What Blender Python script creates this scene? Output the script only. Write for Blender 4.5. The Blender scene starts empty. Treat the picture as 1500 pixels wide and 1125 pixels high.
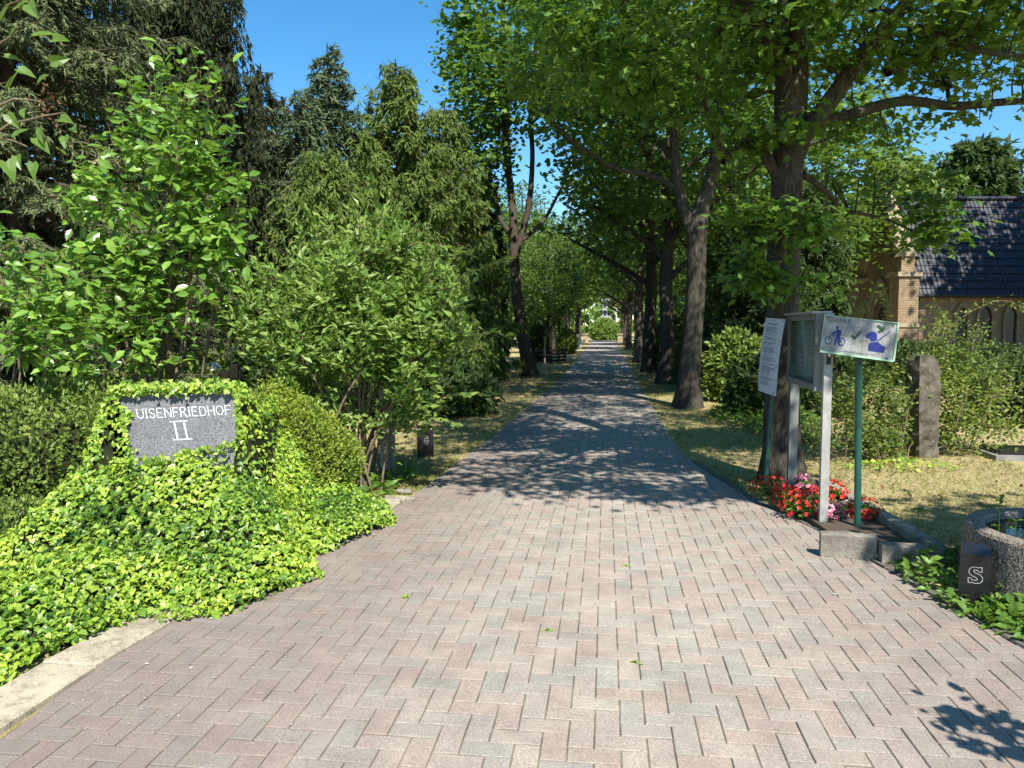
import bpy, math
import numpy as np
from mathutils import Vector

# ------------------------------------------------------------------ camera, sky, sun, exposure
SC = bpy.context.scene
COL = SC.collection
CAM_H = 1.58
YAW = math.radians(6.93)
PITCH = math.radians(-4.19)
FPX = 1127.0                                    # focal length in photo pixels (1500 wide)
cd = bpy.data.cameras.new('camera')
cam = bpy.data.objects.new('camera', cd)
COL.objects.link(cam)
cd.sensor_width = 36.0
cd.lens = FPX / 1500.0 * 36.0
cd.clip_start = 0.05
cd.clip_end = 3000
cam.location = (0, 0, CAM_H)
cam.rotation_euler = (math.pi / 2 + PITCH, 0, YAW)
SC.camera = cam

SUN_EL = math.radians(50)
SUN_AZ = math.atan2(0.41, -0.91)                # clockwise from +Y
SUN_DIR = Vector((math.sin(SUN_AZ) * math.cos(SUN_EL), math.cos(SUN_AZ) * math.cos(SUN_EL), math.sin(SUN_EL)))
world = bpy.data.worlds.new('World')
SC.world = world
world.use_nodes = True
wn = world.node_tree
bg = wn.nodes['Background']
sky = wn.nodes.new('ShaderNodeTexSky')
sky.sky_type = 'NISHITA'
sky.sun_disc = False
sky.sun_elevation = SUN_EL
sky.sun_rotation = SUN_AZ
sky.altitude = 0
sky.air_density = 1.0
sky.dust_density = 0.2
sky.ozone_density = 3.0
hs = wn.nodes.new('ShaderNodeHueSaturation')
hs.inputs['Hue'].default_value = 0.493
hs.inputs['Saturation'].default_value = 1.32
wn.links.new(sky.outputs[0], hs.inputs['Color'])
wn.links.new(hs.outputs[0], bg.inputs[0])
bg.inputs[1].default_value = 0.105
sl = bpy.data.lights.new('sun', 'SUN')
sl.energy = 5.0
sl.angle = math.radians(0.53)
sl.color = (1.0, 0.95, 0.86)
sun = bpy.data.objects.new('sun', sl)
COL.objects.link(sun)
sun.rotation_euler = SUN_DIR.to_track_quat('Z', 'Y').to_euler()
SC.view_settings.view_transform = 'Standard'
SC.view_settings.look = 'None'
SC.view_settings.exposure = 0.95
SC.view_settings.gamma = 1.0
SC.view_settings.use_curve_mapping = False
SC.cycles.max_bounces = 6
SC.cycles.diffuse_bounces = 3
SC.cycles.glossy_bounces = 2
SC.cycles.transmission_bounces = 4
SC.cycles.transparent_max_bounces = 6
SC.cycles.sample_clamp_indirect = 6.0

# ------------------------------------------------------------------ helpers
RNG = np.random.default_rng(11)
_cy, _sy, _cp, _sp = math.cos(YAW), math.sin(YAW), math.cos(PITCH), math.sin(PITCH)


def ray(px, py):
    """direction in the world through a place in the photograph"""
    u = (px - 750.0) / FPX
    v = (562.5 - py) / FPX
    f = _cp - v * _sp
    z = _sp + v * _cp
    return np.array((u * _cy - f * _sy, u * _sy + f * _cy, z))


def at(px, py, Y):
    d = ray(px, py)
    return np.array((0, 0, CAM_H)) + d * (Y / d[1])


def ground(px, py, z=0.0):
    d = ray(px, py)
    return np.array((0, 0, CAM_H)) + d * ((z - CAM_H) / d[2])


def project(p):
    p = np.asarray(p, float)
    x, y, z = p[..., 0], p[..., 1], p[..., 2] - CAM_H
    r = x * _cy + y * _sy
    f0 = -x * _sy + y * _cy
    f = f0 * _cp + z * _sp
    v = -f0 * _sp + z * _cp
    return 750 + FPX * r / f, 562.5 - FPX * v / f


def tag(o, label=None, cat=None, group=None, kind=None):
    if label: o['label'] = label
    if cat: o['category'] = cat
    if group: o['group'] = group
    if kind: o['kind'] = kind
    return o


def thing(name, loc, label, cat, group=None):
    o = bpy.data.objects.new(name, None)
    o.empty_display_size = 0.1
    o.location = [float(c) for c in loc]
    COL.objects.link(o)
    return tag(o, label, cat, group)


def root_of(o):
    L = Vector((0, 0, 0))
    while o is not None:
        L += o.location
        o = o.parent
    return np.array(L)


def mesh_data(name, V, F, mat, smooth=False):
    V = np.asarray(V, np.float32).reshape(-1, 3)
    Fs = [np.asarray(f, np.int32) for f in F if len(f)]
    me = bpy.data.meshes.new(name)
    me.vertices.add(len(V))
    me.vertices.foreach_set('co', V.ravel())
    idx = np.concatenate([f.ravel() for f in Fs])
    tot = np.concatenate([np.full(len(f), f.shape[1], np.int32) for f in Fs])
    st = np.concatenate(([0], np.cumsum(tot)[:-1])).astype(np.int32)
    me.loops.add(len(idx))
    me.loops.foreach_set('vertex_index', idx)
    me.polygons.add(len(tot))
    me.polygons.foreach_set('loop_start', st)
    me.polygons.foreach_set('use_smooth', np.full(len(tot), bool(smooth)))
    me.update(calc_edges=True)
    if mat is not None:
        me.materials.append(mat)
    return me


def mk(name, V, F, mat, parent=None, smooth=False):
    """link world-space geometry as one mesh object; under a parent it is stored relative to it"""
    V = np.asarray(V, float).reshape(-1, 3)
    if parent is not None:
        V = V - root_of(parent)
    o = bpy.data.objects.new(name, mesh_data(name, V, F, mat, smooth))
    COL.objects.link(o)
    o.parent = parent
    return o


def single(name, V, F, mat, origin, smooth=False):
    """one-mesh thing with its own origin"""
    origin = np.asarray(origin, float)
    o = bpy.data.objects.new(name, mesh_data(name, np.asarray(V, float) - origin, F, mat, smooth))
    o.location = [float(c) for c in origin]
    COL.objects.link(o)
    return o


class G:
    """collects geometry"""
    def __init__(s):
        s.V = []; s.F = {3: [], 4: []}; s.n = 0; s.N = []

    def add(s, V, *Fs):
        V = np.asarray(V, float).reshape(-1, 3)
        for f in Fs:
            f = np.asarray(f, int)
            if f.ndim == 1: f = f[None]
            if len(f): s.F.setdefault(f.shape[1], []).append(f + s.n)
        s.V.append(V); s.n += len(V)
        return s

    def box(s, c, size, ax=None):
        """box: centre, full sizes, axes rows"""
        ax = np.eye(3) if ax is None else np.asarray(ax, float)
        h = np.asarray(size, float) / 2
        sg = np.array([(-1, -1, -1), (1, -1, -1), (1, 1, -1), (-1, 1, -1), (-1, -1, 1), (1, -1, 1), (1, 1, 1), (-1, 1, 1)], float)
        V = np.asarray(c, float) + (sg * h) @ ax
        return s.add(V, [(0, 3, 2, 1), (4, 5, 6, 7), (0, 1, 5, 4), (1, 2, 6, 5), (2, 3, 7, 6), (3, 0, 4, 7)])

    def prism(s, poly, a, b, fn):
        """extrude 2-D polygon from depth a to b; fn maps (u, v, w) to world"""
        n = len(poly)
        V = [fn(u, v, a) for u, v in poly] + [fn(u, v, b) for u, v in poly]
        q = [(i, (i + 1) % n, n + (i + 1) % n, n + i) for i in range(n)]
        s.add(V, q)
        s.F.setdefault(n, []).append(np.array([range(n - 1, -1, -1)]) + s.n - 2 * n)
        s.F.setdefault(n, []).append(np.array([range(n, 2 * n)]) + s.n - 2 * n)
        return s

    def tube(s, pts, rad, sides=6, cap=True):
        pts = np.asarray(pts, float); n = len(pts)
        rad = np.broadcast_to(np.asarray(rad, float), (n,))
        t = np.gradient(pts, axis=0)
        t /= np.linalg.norm(t, axis=1, keepdims=True) + 1e-9
        m = t.mean(0)
        ref = np.array((1.0, 0, 0)) if abs(m[0]) < abs(m[1]) else np.array((0, 1.0, 0))
        if abs(m[2]) < 0.7 * np.linalg.norm(m): ref = np.array((0, 0, 1.0))
        a = np.cross(t, ref); a /= np.linalg.norm(a, axis=1, keepdims=True) + 1e-9
        b = np.cross(t, a)
        th = np.arange(sides) * 2 * math.pi / sides
        R = np.cos(th)[None, :, None] * a[:, None] + np.sin(th)[None, :, None] * b[:, None]
        V = (pts[:, None] + R * rad[:, None, None]).reshape(-1, 3)
        i = np.arange(n - 1)[:, None] * sides; j = np.arange(sides)[None]; k = (j + 1) % sides
        q = np.stack([i + j, i + k, i + sides + k, i + sides + j], -1).reshape(-1, 4)
        s.add(V, q[:, ::-1])
        if cap:
            s.F.setdefault(sides, []).append(np.array([np.arange(sides) + (n - 1) * sides]) + s.n - len(V))
        return s

    def done(s):
        return np.concatenate(s.V), [np.concatenate(f) for f in s.F.values() if f]

    def build(s, name, mat, parent=None, smooth=False):
        V, F = s.done()
        return mk(name, V, F, mat, parent, smooth)

    def alone(s, name, mat, origin, smooth=False):
        V, F = s.done()
        return single(name, V, F, mat, origin, smooth)


def unit(v):
    v = np.asarray(v, float)
    return v / (np.linalg.norm(v, axis=-1, keepdims=True) + 1e-9)


def wob(P, seed, amp, freq):
    """smooth pseudo-noise of points -> scalar"""
    r = np.random.default_rng(seed)
    out = 0
    for k in range(5):
        w = r.normal(size=3) * freq * (1 + 0.5 * k); ph = r.random() * 7
        out = out + np.sin(P @ w + ph) / (1 + 0.5 * k)
    return out * amp / 2.2


# leaf templates: (along, side, up)
OVATE2 = (np.array([(0, 0, 0), (.42, .27, .07), (1, 0, -.06), (.42, -.27, .07)]), [(0, 2, 1), (0, 3, 2)])
OVATE6 = (np.array([(0, 0, 0), (.22, .22, .05), (.6, .25, .05), (1, 0, -.12), (.6, -.25, .05), (.22, -.22, .05), (.45, 0, -.02)]),
          [(0, 6, 1), (1, 6, 2), (2, 6, 3), (3, 6, 4), (4, 6, 5), (5, 6, 0)])
HEART = (np.array([(0.06, 0, 0), (-.06, .22, .05), (.22, .40, .08), (.62, .25, .04), (1.05, 0, -.14), (.62, -.25, .04), (.22, -.40, .08), (-.06, -.22, .05), (.45, 0, -.03)]),
         [(0, 8, 1), (1, 8, 2), (2, 8, 3), (3, 8, 4), (4, 8, 5), (5, 8, 6), (6, 8, 7), (7, 8, 0)])
MAPLE = (np.array([(0, 0, 0), (.02, .42, .03), (.30, .25, 0), (.45, .56, -.04), (.62, .24, 0), (1, 0, -.08), (.62, -.24, 0), (.45, -.56, -.04), (.30, -.25, 0), (.02, -.42, .03)]),
         [(0, 2, 1), (0, 4, 2), (2, 4, 3), (0, 6, 4), (4, 6, 5), (0, 8, 6), (6, 8, 7), (0, 9, 8)])
MAPLE4 = (np.array([(0, 0, 0), (.05, .4, .03), (.45, .5, -.03), (1, 0, -.07), (.45, -.5, -.03), (.05, -.4, .03), (.4, 0, .02)]),
          [(0, 6, 1), (6, 2, 1), (6, 3, 2), (6, 4, 3), (6, 5, 4), (0, 5, 6)])
IVY = (np.array([(0, 0, 0), (-.12, .30, .02), (.22, .46, -.05), (.5, .33, .03), (.95, 0, -.1), (.5, -.33, .03), (.22, -.46, -.05), (-.12, -.30, .02), (.3, 0, .05)]),
       [(0, 8, 1), (1, 8, 2), (2, 8, 3), (3, 8, 4), (4, 8, 5), (5, 8, 6), (6, 8, 7), (7, 8, 0)])
NEEDLE = (np.array([(0, .08, 0), (0, -.08, 0), (1, 0, 0)]), [(0, 1, 2)])
FROND = (np.array([(0, 0, 0), (.42, .17, .03), (1, 0, -.06), (.42, -.17, .03)]), [(0, 2, 1), (0, 3, 2)])
IVY4 = (np.array([(0, 0, 0), (.06, .42, .0), (.42, .30, .02), (.95, 0, -.1), (.42, -.30, .02), (.06, -.42, .0)]), [(0, 2, 1), (0, 3, 2), (0, 4, 3), (0, 5, 4)])
BLADE = (np.array([(0, .06, 0), (0, -.06, 0), (1, 0, .25)]), [(0, 1, 2)])


def leafy(g, P, D, N, size, tpl):
    """add n leaves: base points P, axis D, face normal N, sizes"""
    T, F = tpl
    F = np.asarray(F)
    D = unit(D)
    S = unit(np.cross(N, D)); N = np.cross(D, S)
    s = np.broadcast_to(np.asarray(size, float), (len(P),))[:, None, None]
    V = P[:, None] + s * (T[None, :, :1] * D[:, None] + T[None, :, 1:2] * S[:, None] + T[None, :, 2:3] * N[:, None])
    k = len(T)
    Fi = (np.arange(len(P))[:, None, None] * k + F[None]).reshape(-1, F.shape[1])
    g.add(V.reshape(-1, 3), Fi)
    return g


# ------------------------------------------------------------------ materials
def new_mat(name):
    m = bpy.data.materials.new(name)
    m.use_nodes = True
    nt = m.node_tree
    return m, nt, nt.nodes['Principled BSDF']


def nd(nt, kind, **kw):
    n = nt.nodes.new('ShaderNode' + kind)
    for k, v in kw.items():
        if k in n.bl_rna.properties.keys(): setattr(n, k, v)
        else: n.inputs[k].default_value = v
    return n


def ramp(nt, src, stops, interp='LINEAR'):
    r = nt.nodes.new('ShaderNodeValToRGB')
    r.color_ramp.interpolation = interp
    e = r.color_ramp.elements
    e[0].position, e[1].position = stops[0][0], stops[-1][0]
    e[0].color, e[1].color = (*stops[0][1], 1), (*stops[-1][1], 1)
    for p, c in stops[1:-1]:
        e.new(p).color = (*c, 1)
    nt.links.new(src, r.inputs[0])
    return r.outputs[0]


def noise(nt, scale, detail=4, rough=0.55, coord='Object'):
    tc = nt.nodes.new('ShaderNodeTexCoord')
    n = nt.nodes.new('ShaderNodeTexNoise')
    n.inputs['Scale'].default_value = scale
    n.inputs['Detail'].default_value = detail
    n.inputs['Roughness'].default_value = rough
    if coord == 'World':
        geo = nt.nodes.new('ShaderNodeNewGeometry')
        nt.links.new(geo.outputs['Position'], n.inputs['Vector'])
    else:
        nt.links.new(tc.outputs[coord], n.inputs['Vector'])
    return n


def mixc(nt, fac, a, b, mode='MIX'):
    m = nt.nodes.new('ShaderNodeMix')
    m.data_type = 'RGBA'; m.blend_type = mode
    for s, v in ((m.inputs[0], fac), (m.inputs[6], a), (m.inputs[7], b)):
        if hasattr(v, 'links') or hasattr(v, 'is_linked'): nt.links.new(v, s)
        else: s.default_value = v if not isinstance(v, tuple) else (*v, 1)
    return m.outputs[2]


def bump(nt, bsdf, src, strength, dist=0.01):
    b = nt.nodes.new('ShaderNodeBump')
    b.inputs['Strength'].default_value = strength
    b.inputs['Distance'].default_value = dist
    nt.links.new(src, b.inputs['Height'])
    nt.links.new(b.outputs[0], bsdf.inputs['Normal'])


def plain(name, col, rough=0.6, var=0.25, scale=8, metal=0.0, bmp=0.15, spec=0.5, coord='Object'):
    m, nt, b = new_mat(name)
    n = noise(nt, scale, 6, 0.6, coord)
    lo = tuple(c * (1 - var) for c in col); hi = tuple(min(1, c * (1 + var)) for c in col)
    nt.links.new(ramp(nt, n.outputs['Fac'], [(0.3, lo), (0.7, hi)]), b.inputs['Base Color'])
    b.inputs['Roughness'].default_value = rough
    b.inputs['Metallic'].default_value = metal
    b.inputs['Specular IOR Level'].default_value = spec
    if bmp:
        n2 = noise(nt, scale * 9, 5, 0.6, coord)
        bump(nt, b, n2.outputs['Fac'], bmp, 0.006)
    return m


def leaf_mat(name, cols, trans, tfac=0.35, rough=0.45, spec=0.35, patch=0.0):
    """leaf: each leaf takes its own tone; light also passes through it"""
    m, nt, b = new_mat(name)
    geo = nt.nodes.new('ShaderNodeNewGeometry')
    rnd = geo.outputs['Random Per Island']
    if patch:                                    # whole patches of younger or older growth
        pn = noise(nt, patch, 3, 0.5, 'World')
        a1 = nd(nt, 'Math', operation='MULTIPLY_ADD'); nt.links.new(pn.outputs['Fac'], a1.inputs[0]); a1.inputs[1].default_value = 1.7; a1.inputs[2].default_value = -.85
        a2 = nd(nt, 'Math', operation='MULTIPLY_ADD'); nt.links.new(rnd, a2.inputs[0]); a2.inputs[1].default_value = .75; nt.links.new(a1.outputs[0], a2.inputs[2])
        a3 = nd(nt, 'Math', operation='ADD', use_clamp=True); nt.links.new(a2.outputs[0], a3.inputs[0]); a3.inputs[1].default_value = .16
        rnd = a3.outputs[0]
    c = ramp(nt, rnd, [(k / max(1, len(cols) - 1), c) for k, c in enumerate(cols)])
    nt.links.new(c, b.inputs['Base Color'])
    b.inputs['Roughness'].default_value = rough
    b.inputs['Specular IOR Level'].default_value = spec
    tr = nt.nodes.new('ShaderNodeBsdfTranslucent')
    nt.links.new(mixc(nt, 0.6, c, trans), tr.inputs['Color'])
    mx = nt.nodes.new('ShaderNodeMixShader')
    mx.inputs[0].default_value = tfac
    nt.links.new(b.outputs[0], mx.inputs[1])
    nt.links.new(tr.outputs[0], mx.inputs[2])
    nt.links.new(mx.outputs[0], nt.nodes['Material Output'].inputs[0])
    return m


def bark_mat(name, lo, hi, scale=6, bmp=0.9):
    m, nt, b = new_mat(name)
    tc = nt.nodes.new('ShaderNodeTexCoord')
    mp = nt.nodes.new('ShaderNodeMapping')
    mp.inputs['Scale'].default_value = (1, 1, 0.24)
    nt.links.new(tc.outputs['Object'], mp.inputs[0])
    n = nt.nodes.new('ShaderNodeTexNoise')
    n.inputs['Scale'].default_value = scale * 6
    n.inputs['Detail'].default_value = 8
    n.inputs['Roughness'].default_value = 0.65
    n.inputs['Distortion'].default_value = 0.6
    nt.links.new(mp.outputs[0], n.inputs['Vector'])
    n2 = noise(nt, 2.2, 4)
    c = ramp(nt, n.outputs['Fac'], [(0.33, lo), (0.62, hi)])
    c = mixc(nt, ramp(nt, n2.outputs['Fac'], [(0.45, (0, 0, 0)), (0.7, (.5, .5, .5))]), c, (0.09, 0.10, 0.06))
    nt.links.new(c, b.inputs['Base Color'])
    b.inputs['Roughness'].default_value = 0.9
    b.inputs['Specular IOR Level'].default_value = 0.2
    bump(nt, b, n.outputs['Fac'], bmp, 0.03)
    return m


def brick_mat(name, island):
    """concrete paver: pink or grey, sprinkled aggregate, darker grime along the sides of the path"""
    m, nt, b = new_mat(name)
    geo = nt.nodes.new('ShaderNodeNewGeometry')
    if island:
        rnd = geo.outputs['Random Per Island']
    else:
        oi = nt.nodes.new('ShaderNodeObjectInfo'); rnd = oi.outputs['Random']
    c = ramp(nt, rnd, [(0.0, (.295, .240, .205)), (0.25, (.315, .265, .228)), (0.45, (.305, .264, .228)), (0.55, (.30, .272, .235)),
                       (0.8, (.265, .252, .22)), (0.92, (.295, .277, .24)), (1.0, (.335, .285, .24))])
    fine = noise(nt, 170, 4, 0.75, 'World')
    c = mixc(nt, 0.7, c, ramp(nt, fine.outputs['Fac'], [(0.3, (.16, .14, .13)), (0.5, (.5, .5, .5)), (0.7, (.95, .92, .88))]), 'OVERLAY')
    mott = noise(nt, 5, 5, 0.65, 'World')
    c = mixc(nt, 0.45, c, ramp(nt, mott.outputs['Fac'], [(0.3, (.32, .31, .30)), (0.7, (.66, .65, .63))]), 'OVERLAY')
    # grime: strongest beside the edges of the path, broken up by noise
    sep = nt.nodes.new('ShaderNodeSeparateXYZ')
    nt.links.new(geo.outputs['Position'], sep.inputs[0])
    big = noise(nt, 0.9, 5, 0.6, 'World')
    ma = nd(nt, 'Math', operation='MULTIPLY'); nt.links.new(big.outputs['Fac'], ma.inputs[0]); ma.inputs[1].default_value = 1.5
    ad = nd(nt, 'Math', operation='ADD'); nt.links.new(sep.outputs['X'], ad.inputs[0]); nt.links.new(ma.outputs[0], ad.inputs[1])
    # position + noise in about -1.9 .. 3
    mr = nd(nt, 'MapRange'); mr.inputs['From Min'].default_value = -1.9; mr.inputs['From Max'].default_value = 2.9
    nt.links.new(ad.outputs[0], mr.inputs['Value'])
    dirt = ramp(nt, mr.outputs[0], [(0.0, (.95, .95, .95)), (0.26, (.75, .75, .75)), (0.42, (.15, .15, .15)), (0.62, (0, 0, 0)), (0.80, (.35, .35, .35)), (1.0, (.75, .75, .75))])
    c = mixc(nt, dirt, c, mixc(nt, 0.6, c, (.13, .095, .085)))
    st1 = noise(nt, 1.7, 7, 0.68, 'World')
    c = mixc(nt, ramp(nt, st1.outputs['Fac'], [(0.52, (0, 0, 0)), (0.70, (.55, .55, .55))]), c, mixc(nt, 0.55, c, (.12, .095, .08)))
    st2 = noise(nt, 31, 3, 0.6, 'World')
    c = mixc(nt, ramp(nt, st2.outputs['Fac'], [(0.70, (0, 0, 0)), (0.76, (.65, .65, .65))]), c, (.44, .42, .37))
    vo = nt.nodes.new('ShaderNodeTexVoronoi'); vo.inputs['Scale'].default_value = 7
    nt.links.new(geo.outputs['Position'], vo.inputs['Vector'])
    nt.links.new(c, b.inputs['Base Color'])
    b.inputs['Roughness'].default_value = 0.85
    b.inputs['Specular IOR Level'].default_value = 0.3
    bump(nt, b, fine.outputs['Fac'], 0.5, 0.003)
    return m


def ground_mat():
    m, nt, b = new_mat('dry_ground')
    n1 = noise(nt, 0.55, 6, 0.6)
    n2 = noise(nt, 9, 8, 0.7)
    n3 = noise(nt, 90, 4, 0.7)
    c = ramp(nt, n1.outputs['Fac'], [(0.36, (.22, .20, .08)), (0.52, (.34, .28, .14)), (0.66, (.34, .26, .16))])
    c = mixc(nt, ramp(nt, n2.outputs['Fac'], [(0.4, (0, 0, 0)), (0.62, (.8, .8, .8))]), c, (.45, .37, .21))
    c = mixc(nt, 0.6, c, ramp(nt, n3.outputs['Fac'], [(0.3, (.2, .2, .2)), (0.7, (.85, .85, .8))]), 'OVERLAY')
    nt.links.new(c, b.inputs['Base Color'])
    b.inputs['Roughness'].default_value = 0.95
    b.inputs['Specular IOR Level'].default_value = 0.1
    bump(nt, b, n3.outputs['Fac'], 0.8, 0.02)
    return m


def wall_brick_mat():
    m, nt, b = new_mat('yellow_brickwork')
    tc = nt.nodes.new('ShaderNodeTexCoord')
    geo = nt.nodes.new('ShaderNodeNewGeometry')
    sep = nt.nodes.new('ShaderNodeSeparateXYZ'); nt.links.new(tc.outputs['Object'], sep.inputs[0])
    ad = nd(nt, 'Math', operation='ADD'); nt.links.new(sep.outputs['X'], ad.inputs[0]); nt.links.new(sep.outputs['Y'], ad.inputs[1])
    cmb = nt.nodes.new('ShaderNodeCombineXYZ'); nt.links.new(ad.outputs[0], cmb.inputs[0]); nt.links.new(sep.outputs['Z'], cmb.inputs[1])
    br = nt.nodes.new('ShaderNodeTexBrick')
    nt.links.new(cmb.outputs[0], br.inputs['Vector'])
    br.inputs['Scale'].default_value = 1.0
    br.inputs['Brick Width'].default_value = 0.25
    br.inputs['Row Height'].default_value = 0.077
    br.inputs['Mortar Size'].default_value = 0.009
    br.inputs['Mortar Smooth'].default_value = 0.3
    br.inputs['Color1'].default_value = (.33, .245, .15, 1)
    br.inputs['Color2'].default_value = (.25, .175, .105, 1)
    br.inputs['Mortar'].default_value = (.13, .10, .075, 1)
    n = noise(nt, 1.3, 5)
    c = mixc(nt, 0.55, br.outputs['Color'], ramp(nt, n.outputs['Fac'], [(0.3, (.32, .3, .28)), (0.7, (.62, .62, .6))]), 'OVERLAY')
    nt.links.new(c, b.inputs['Base Color'])
    b.inputs['Roughness'].default_value = 0.9
    inv = nd(nt, 'Math', operation='SUBTRACT'); inv.inputs[0].default_value = 1; nt.links.new(br.outputs['Fac'], inv.inputs[1])
    bump(nt, b, inv.outputs[0], 0.6, 0.01)
    return m


def granite_mat(name, dark, light, scale=220):
    m, nt, b = new_mat(name)
    n = noise(nt, scale, 3, 0.8)
    n2 = noise(nt, 3, 4, 0.6)
    c = ramp(nt, n.outputs['Fac'], [(0.36, dark), (0.5, tuple((a + d) / 2 for a, d in zip(dark, light))), (0.62, light)])
    c = mixc(nt, 0.35, c, ramp(nt, n2.outputs['Fac'], [(0.3, (.35, .35, .36)), (0.7, (.62, .62, .62))]), 'OVERLAY')
    nt.links.new(c, b.inputs['Base Color'])
    b.inputs['Roughness'].default_value = 0.75
    return m


def concrete_mat(name, col, pits=1.0):
    m, nt, b = new_mat(name)
    n1 = noise(nt, 2.2, 6, 0.65, 'World'); n2 = noise(nt, 14, 7, 0.7, 'World'); n3 = noise(nt, 140, 3, 0.7, 'World')
    c = ramp(nt, n1.outputs['Fac'], [(0.32, tuple(v * .62 for v in col)), (0.5, col), (0.68, tuple(v * 1.18 for v in col))])
    c = mixc(nt, ramp(nt, n2.outputs['Fac'], [(0.5, (0, 0, 0)), (0.66, (.7, .7, .7))]), c, (col[0] * .42, col[1] * .43, col[2] * .40))
    c = mixc(nt, 0.6, c, ramp(nt, n3.outputs['Fac'], [(0.32, (.18, .18, .17)), (0.5, (.5, .5, .5)), (0.68, (.9, .9, .88))]), 'OVERLAY')
    nt.links.new(c, b.inputs['Base Color']); b.inputs['Roughness'].default_value = 0.92
    b.inputs['Specular IOR Level'].default_value = 0.25
    ad = nd(nt, 'Math', operation='ADD'); nt.links.new(n2.outputs['Fac'], ad.inputs[0]); nt.links.new(n3.outputs['Fac'], ad.inputs[1])
    bump(nt, b, ad.outputs[0], 0.7 * pits, 0.006)
    return m


M = {}
M['ground'] = ground_mat()
M['joint'] = plain('joint_sand', (.135, .115, .08), 0.95, 0.6, 5)
M['brick_one'] = brick_mat('paver', False)
M['brick_all'] = brick_mat('paver_field', True)
M['kerb_pale'] = concrete_mat('pale_kerb_concrete', (.40, .345, .26))
M['kerb_dark'] = concrete_mat('dark_kerb_concrete', (.13, .12, .105))
M['concrete'] = concrete_mat('weathered_concrete', (.27, .245, .20), 1.4)
M['soil'] = plain('dark_soil', (.07, .05, .035), 0.95, 0.4, 20, bmp=0.6)
M['stem'] = bark_mat('shrub_stem', (.10, .07, .045), (.24, .18, .12), 10, 0.4)
M['bark'] = bark_mat('maple_bark', (.018, .015, .012), (.095, .080, .063), 5, 1.0)
M['bark_dark'] = bark_mat('spruce_bark', (.03, .022, .018), (.10, .075, .055), 5, 0.8)
M['twig'] = plain('brown_twig', (.13, .085, .05), 0.85, 0.3, 20)
M['maple'] = leaf_mat('maple_leaf', [(0.054, 0.120, 0.017), (0.072, 0.156, 0.022), (0.102, 0.198, 0.026), (0.144, 0.240, 0.036)], (.26, .42, .03), 0.36)
M['maple_far'] = leaf_mat('far_maple_leaf', [(0.055, 0.110, 0.020), (0.077, 0.149, 0.024), (0.110, 0.187, 0.031), (0.143, 0.220, 0.040)], (.26, .40, .04), 0.34)
M['shrub'] = leaf_mat('shrub_leaf', [(.11, .19, .035), (.145, .24, .045), (.19, .29, .06), (.25, .34, .08)], (.34, .50, .07), 0.34, patch=1.2)
M['broad'] = leaf_mat('broad_leaf', [(0.086, 0.179, 0.026), (0.122, 0.243, 0.034), (0.165, 0.300, 0.043), (0.229, 0.386, 0.057)], (.28, .46, .04), 0.32, 0.32, 0.5)
M['lilac'] = leaf_mat('lilac_leaf', [(.07, .14, .022), (.10, .18, .03), (.14, .22, .035)], (.30, .44, .04), 0.36, 0.42)
M['box'] = leaf_mat('box_leaf', [(.10, .155, .018), (.16, .23, .028), (.22, .29, .034), (.30, .35, .05)], (.30, .42, .04), 0.3, patch=2.5)
M['yew'] = leaf_mat('yew_leaf', [(.075, .125, .022), (.115, .18, .03), (.165, .235, .04), (.23, .29, .06)], (.26, .36, .05), 0.28, patch=2.5)
M['ivy'] = leaf_mat('ivy_leaf', [(0.038, 0.102, 0.017), (0.096, 0.192, 0.024), (0.192, 0.318, 0.034), (0.306, 0.432, 0.048), (0.420, 0.516, 0.066)], (.34, .48, .04), 0.26, 0.36, 0.45, patch=1.6)
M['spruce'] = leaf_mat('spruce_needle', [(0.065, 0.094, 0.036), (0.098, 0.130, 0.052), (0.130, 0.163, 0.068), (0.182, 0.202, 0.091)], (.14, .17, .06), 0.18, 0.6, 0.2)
M['spruce_shaded'] = leaf_mat('shaded_spruce_needle', [(.016, .022, .010), (.026, .034, .014), (.05, .058, .022)], (.06, .075, .03), 0.12, 0.7, 0.1)  # shade inside the crown is put into this needle colour
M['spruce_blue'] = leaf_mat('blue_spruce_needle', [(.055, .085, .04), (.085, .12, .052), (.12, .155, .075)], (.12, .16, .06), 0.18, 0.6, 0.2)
M['cypress'] = leaf_mat('cypress_spray', [(.06, .105, .022), (.09, .145, .030), (.125, .18, .038), (.17, .22, .05)], (.26, .36, .06), 0.30, 0.6, 0.2)
M['thuja'] = leaf_mat('thuja_spray', [(.028, .055, .014), (.045, .08, .02), (.075, .115, .028)], (.16, .24, .04), 0.25, 0.6, 0.25)
M['rose'] = leaf_mat('rose_leaf', [(.075, .13, .026), (.115, .175, .034), (.16, .22, .04), (.24, .26, .05)], (.32, .42, .05), 0.34, patch=1.3)
M['cover'] = leaf_mat('ground_cover_leaf', [(.06, .13, .022), (.10, .19, .028), (.15, .26, .035)], (.28, .42, .035), 0.3)
M['grass'] = leaf_mat('dry_grass', [(.08, .135, .022), (.12, .175, .032), (.21, .235, .06), (.36, .33, .12), (.50, .42, .20)], (.35, .34, .1), 0.3, 0.6, 0.2, patch=.6)
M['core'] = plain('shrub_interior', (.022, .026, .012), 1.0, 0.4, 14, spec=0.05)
M['plaque'] = granite_mat('grey_granite', (.024, .025, .028), (.205, .21, .225), 120)
M['black_stone'] = granite_mat('black_granite', (.006, .006, .007), (.020, .020, .022), 240)
M['black_stone'].node_tree.nodes['Principled BSDF'].inputs['Roughness'].default_value = 0.18
M['letter'] = plain('white_letter_paint', (.72, .72, .70), 0.7, 0.12, 30)
M['letter_grey'] = plain('pale_engraving', (.40, .40, .40), 0.7, 0.1, 30)
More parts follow.
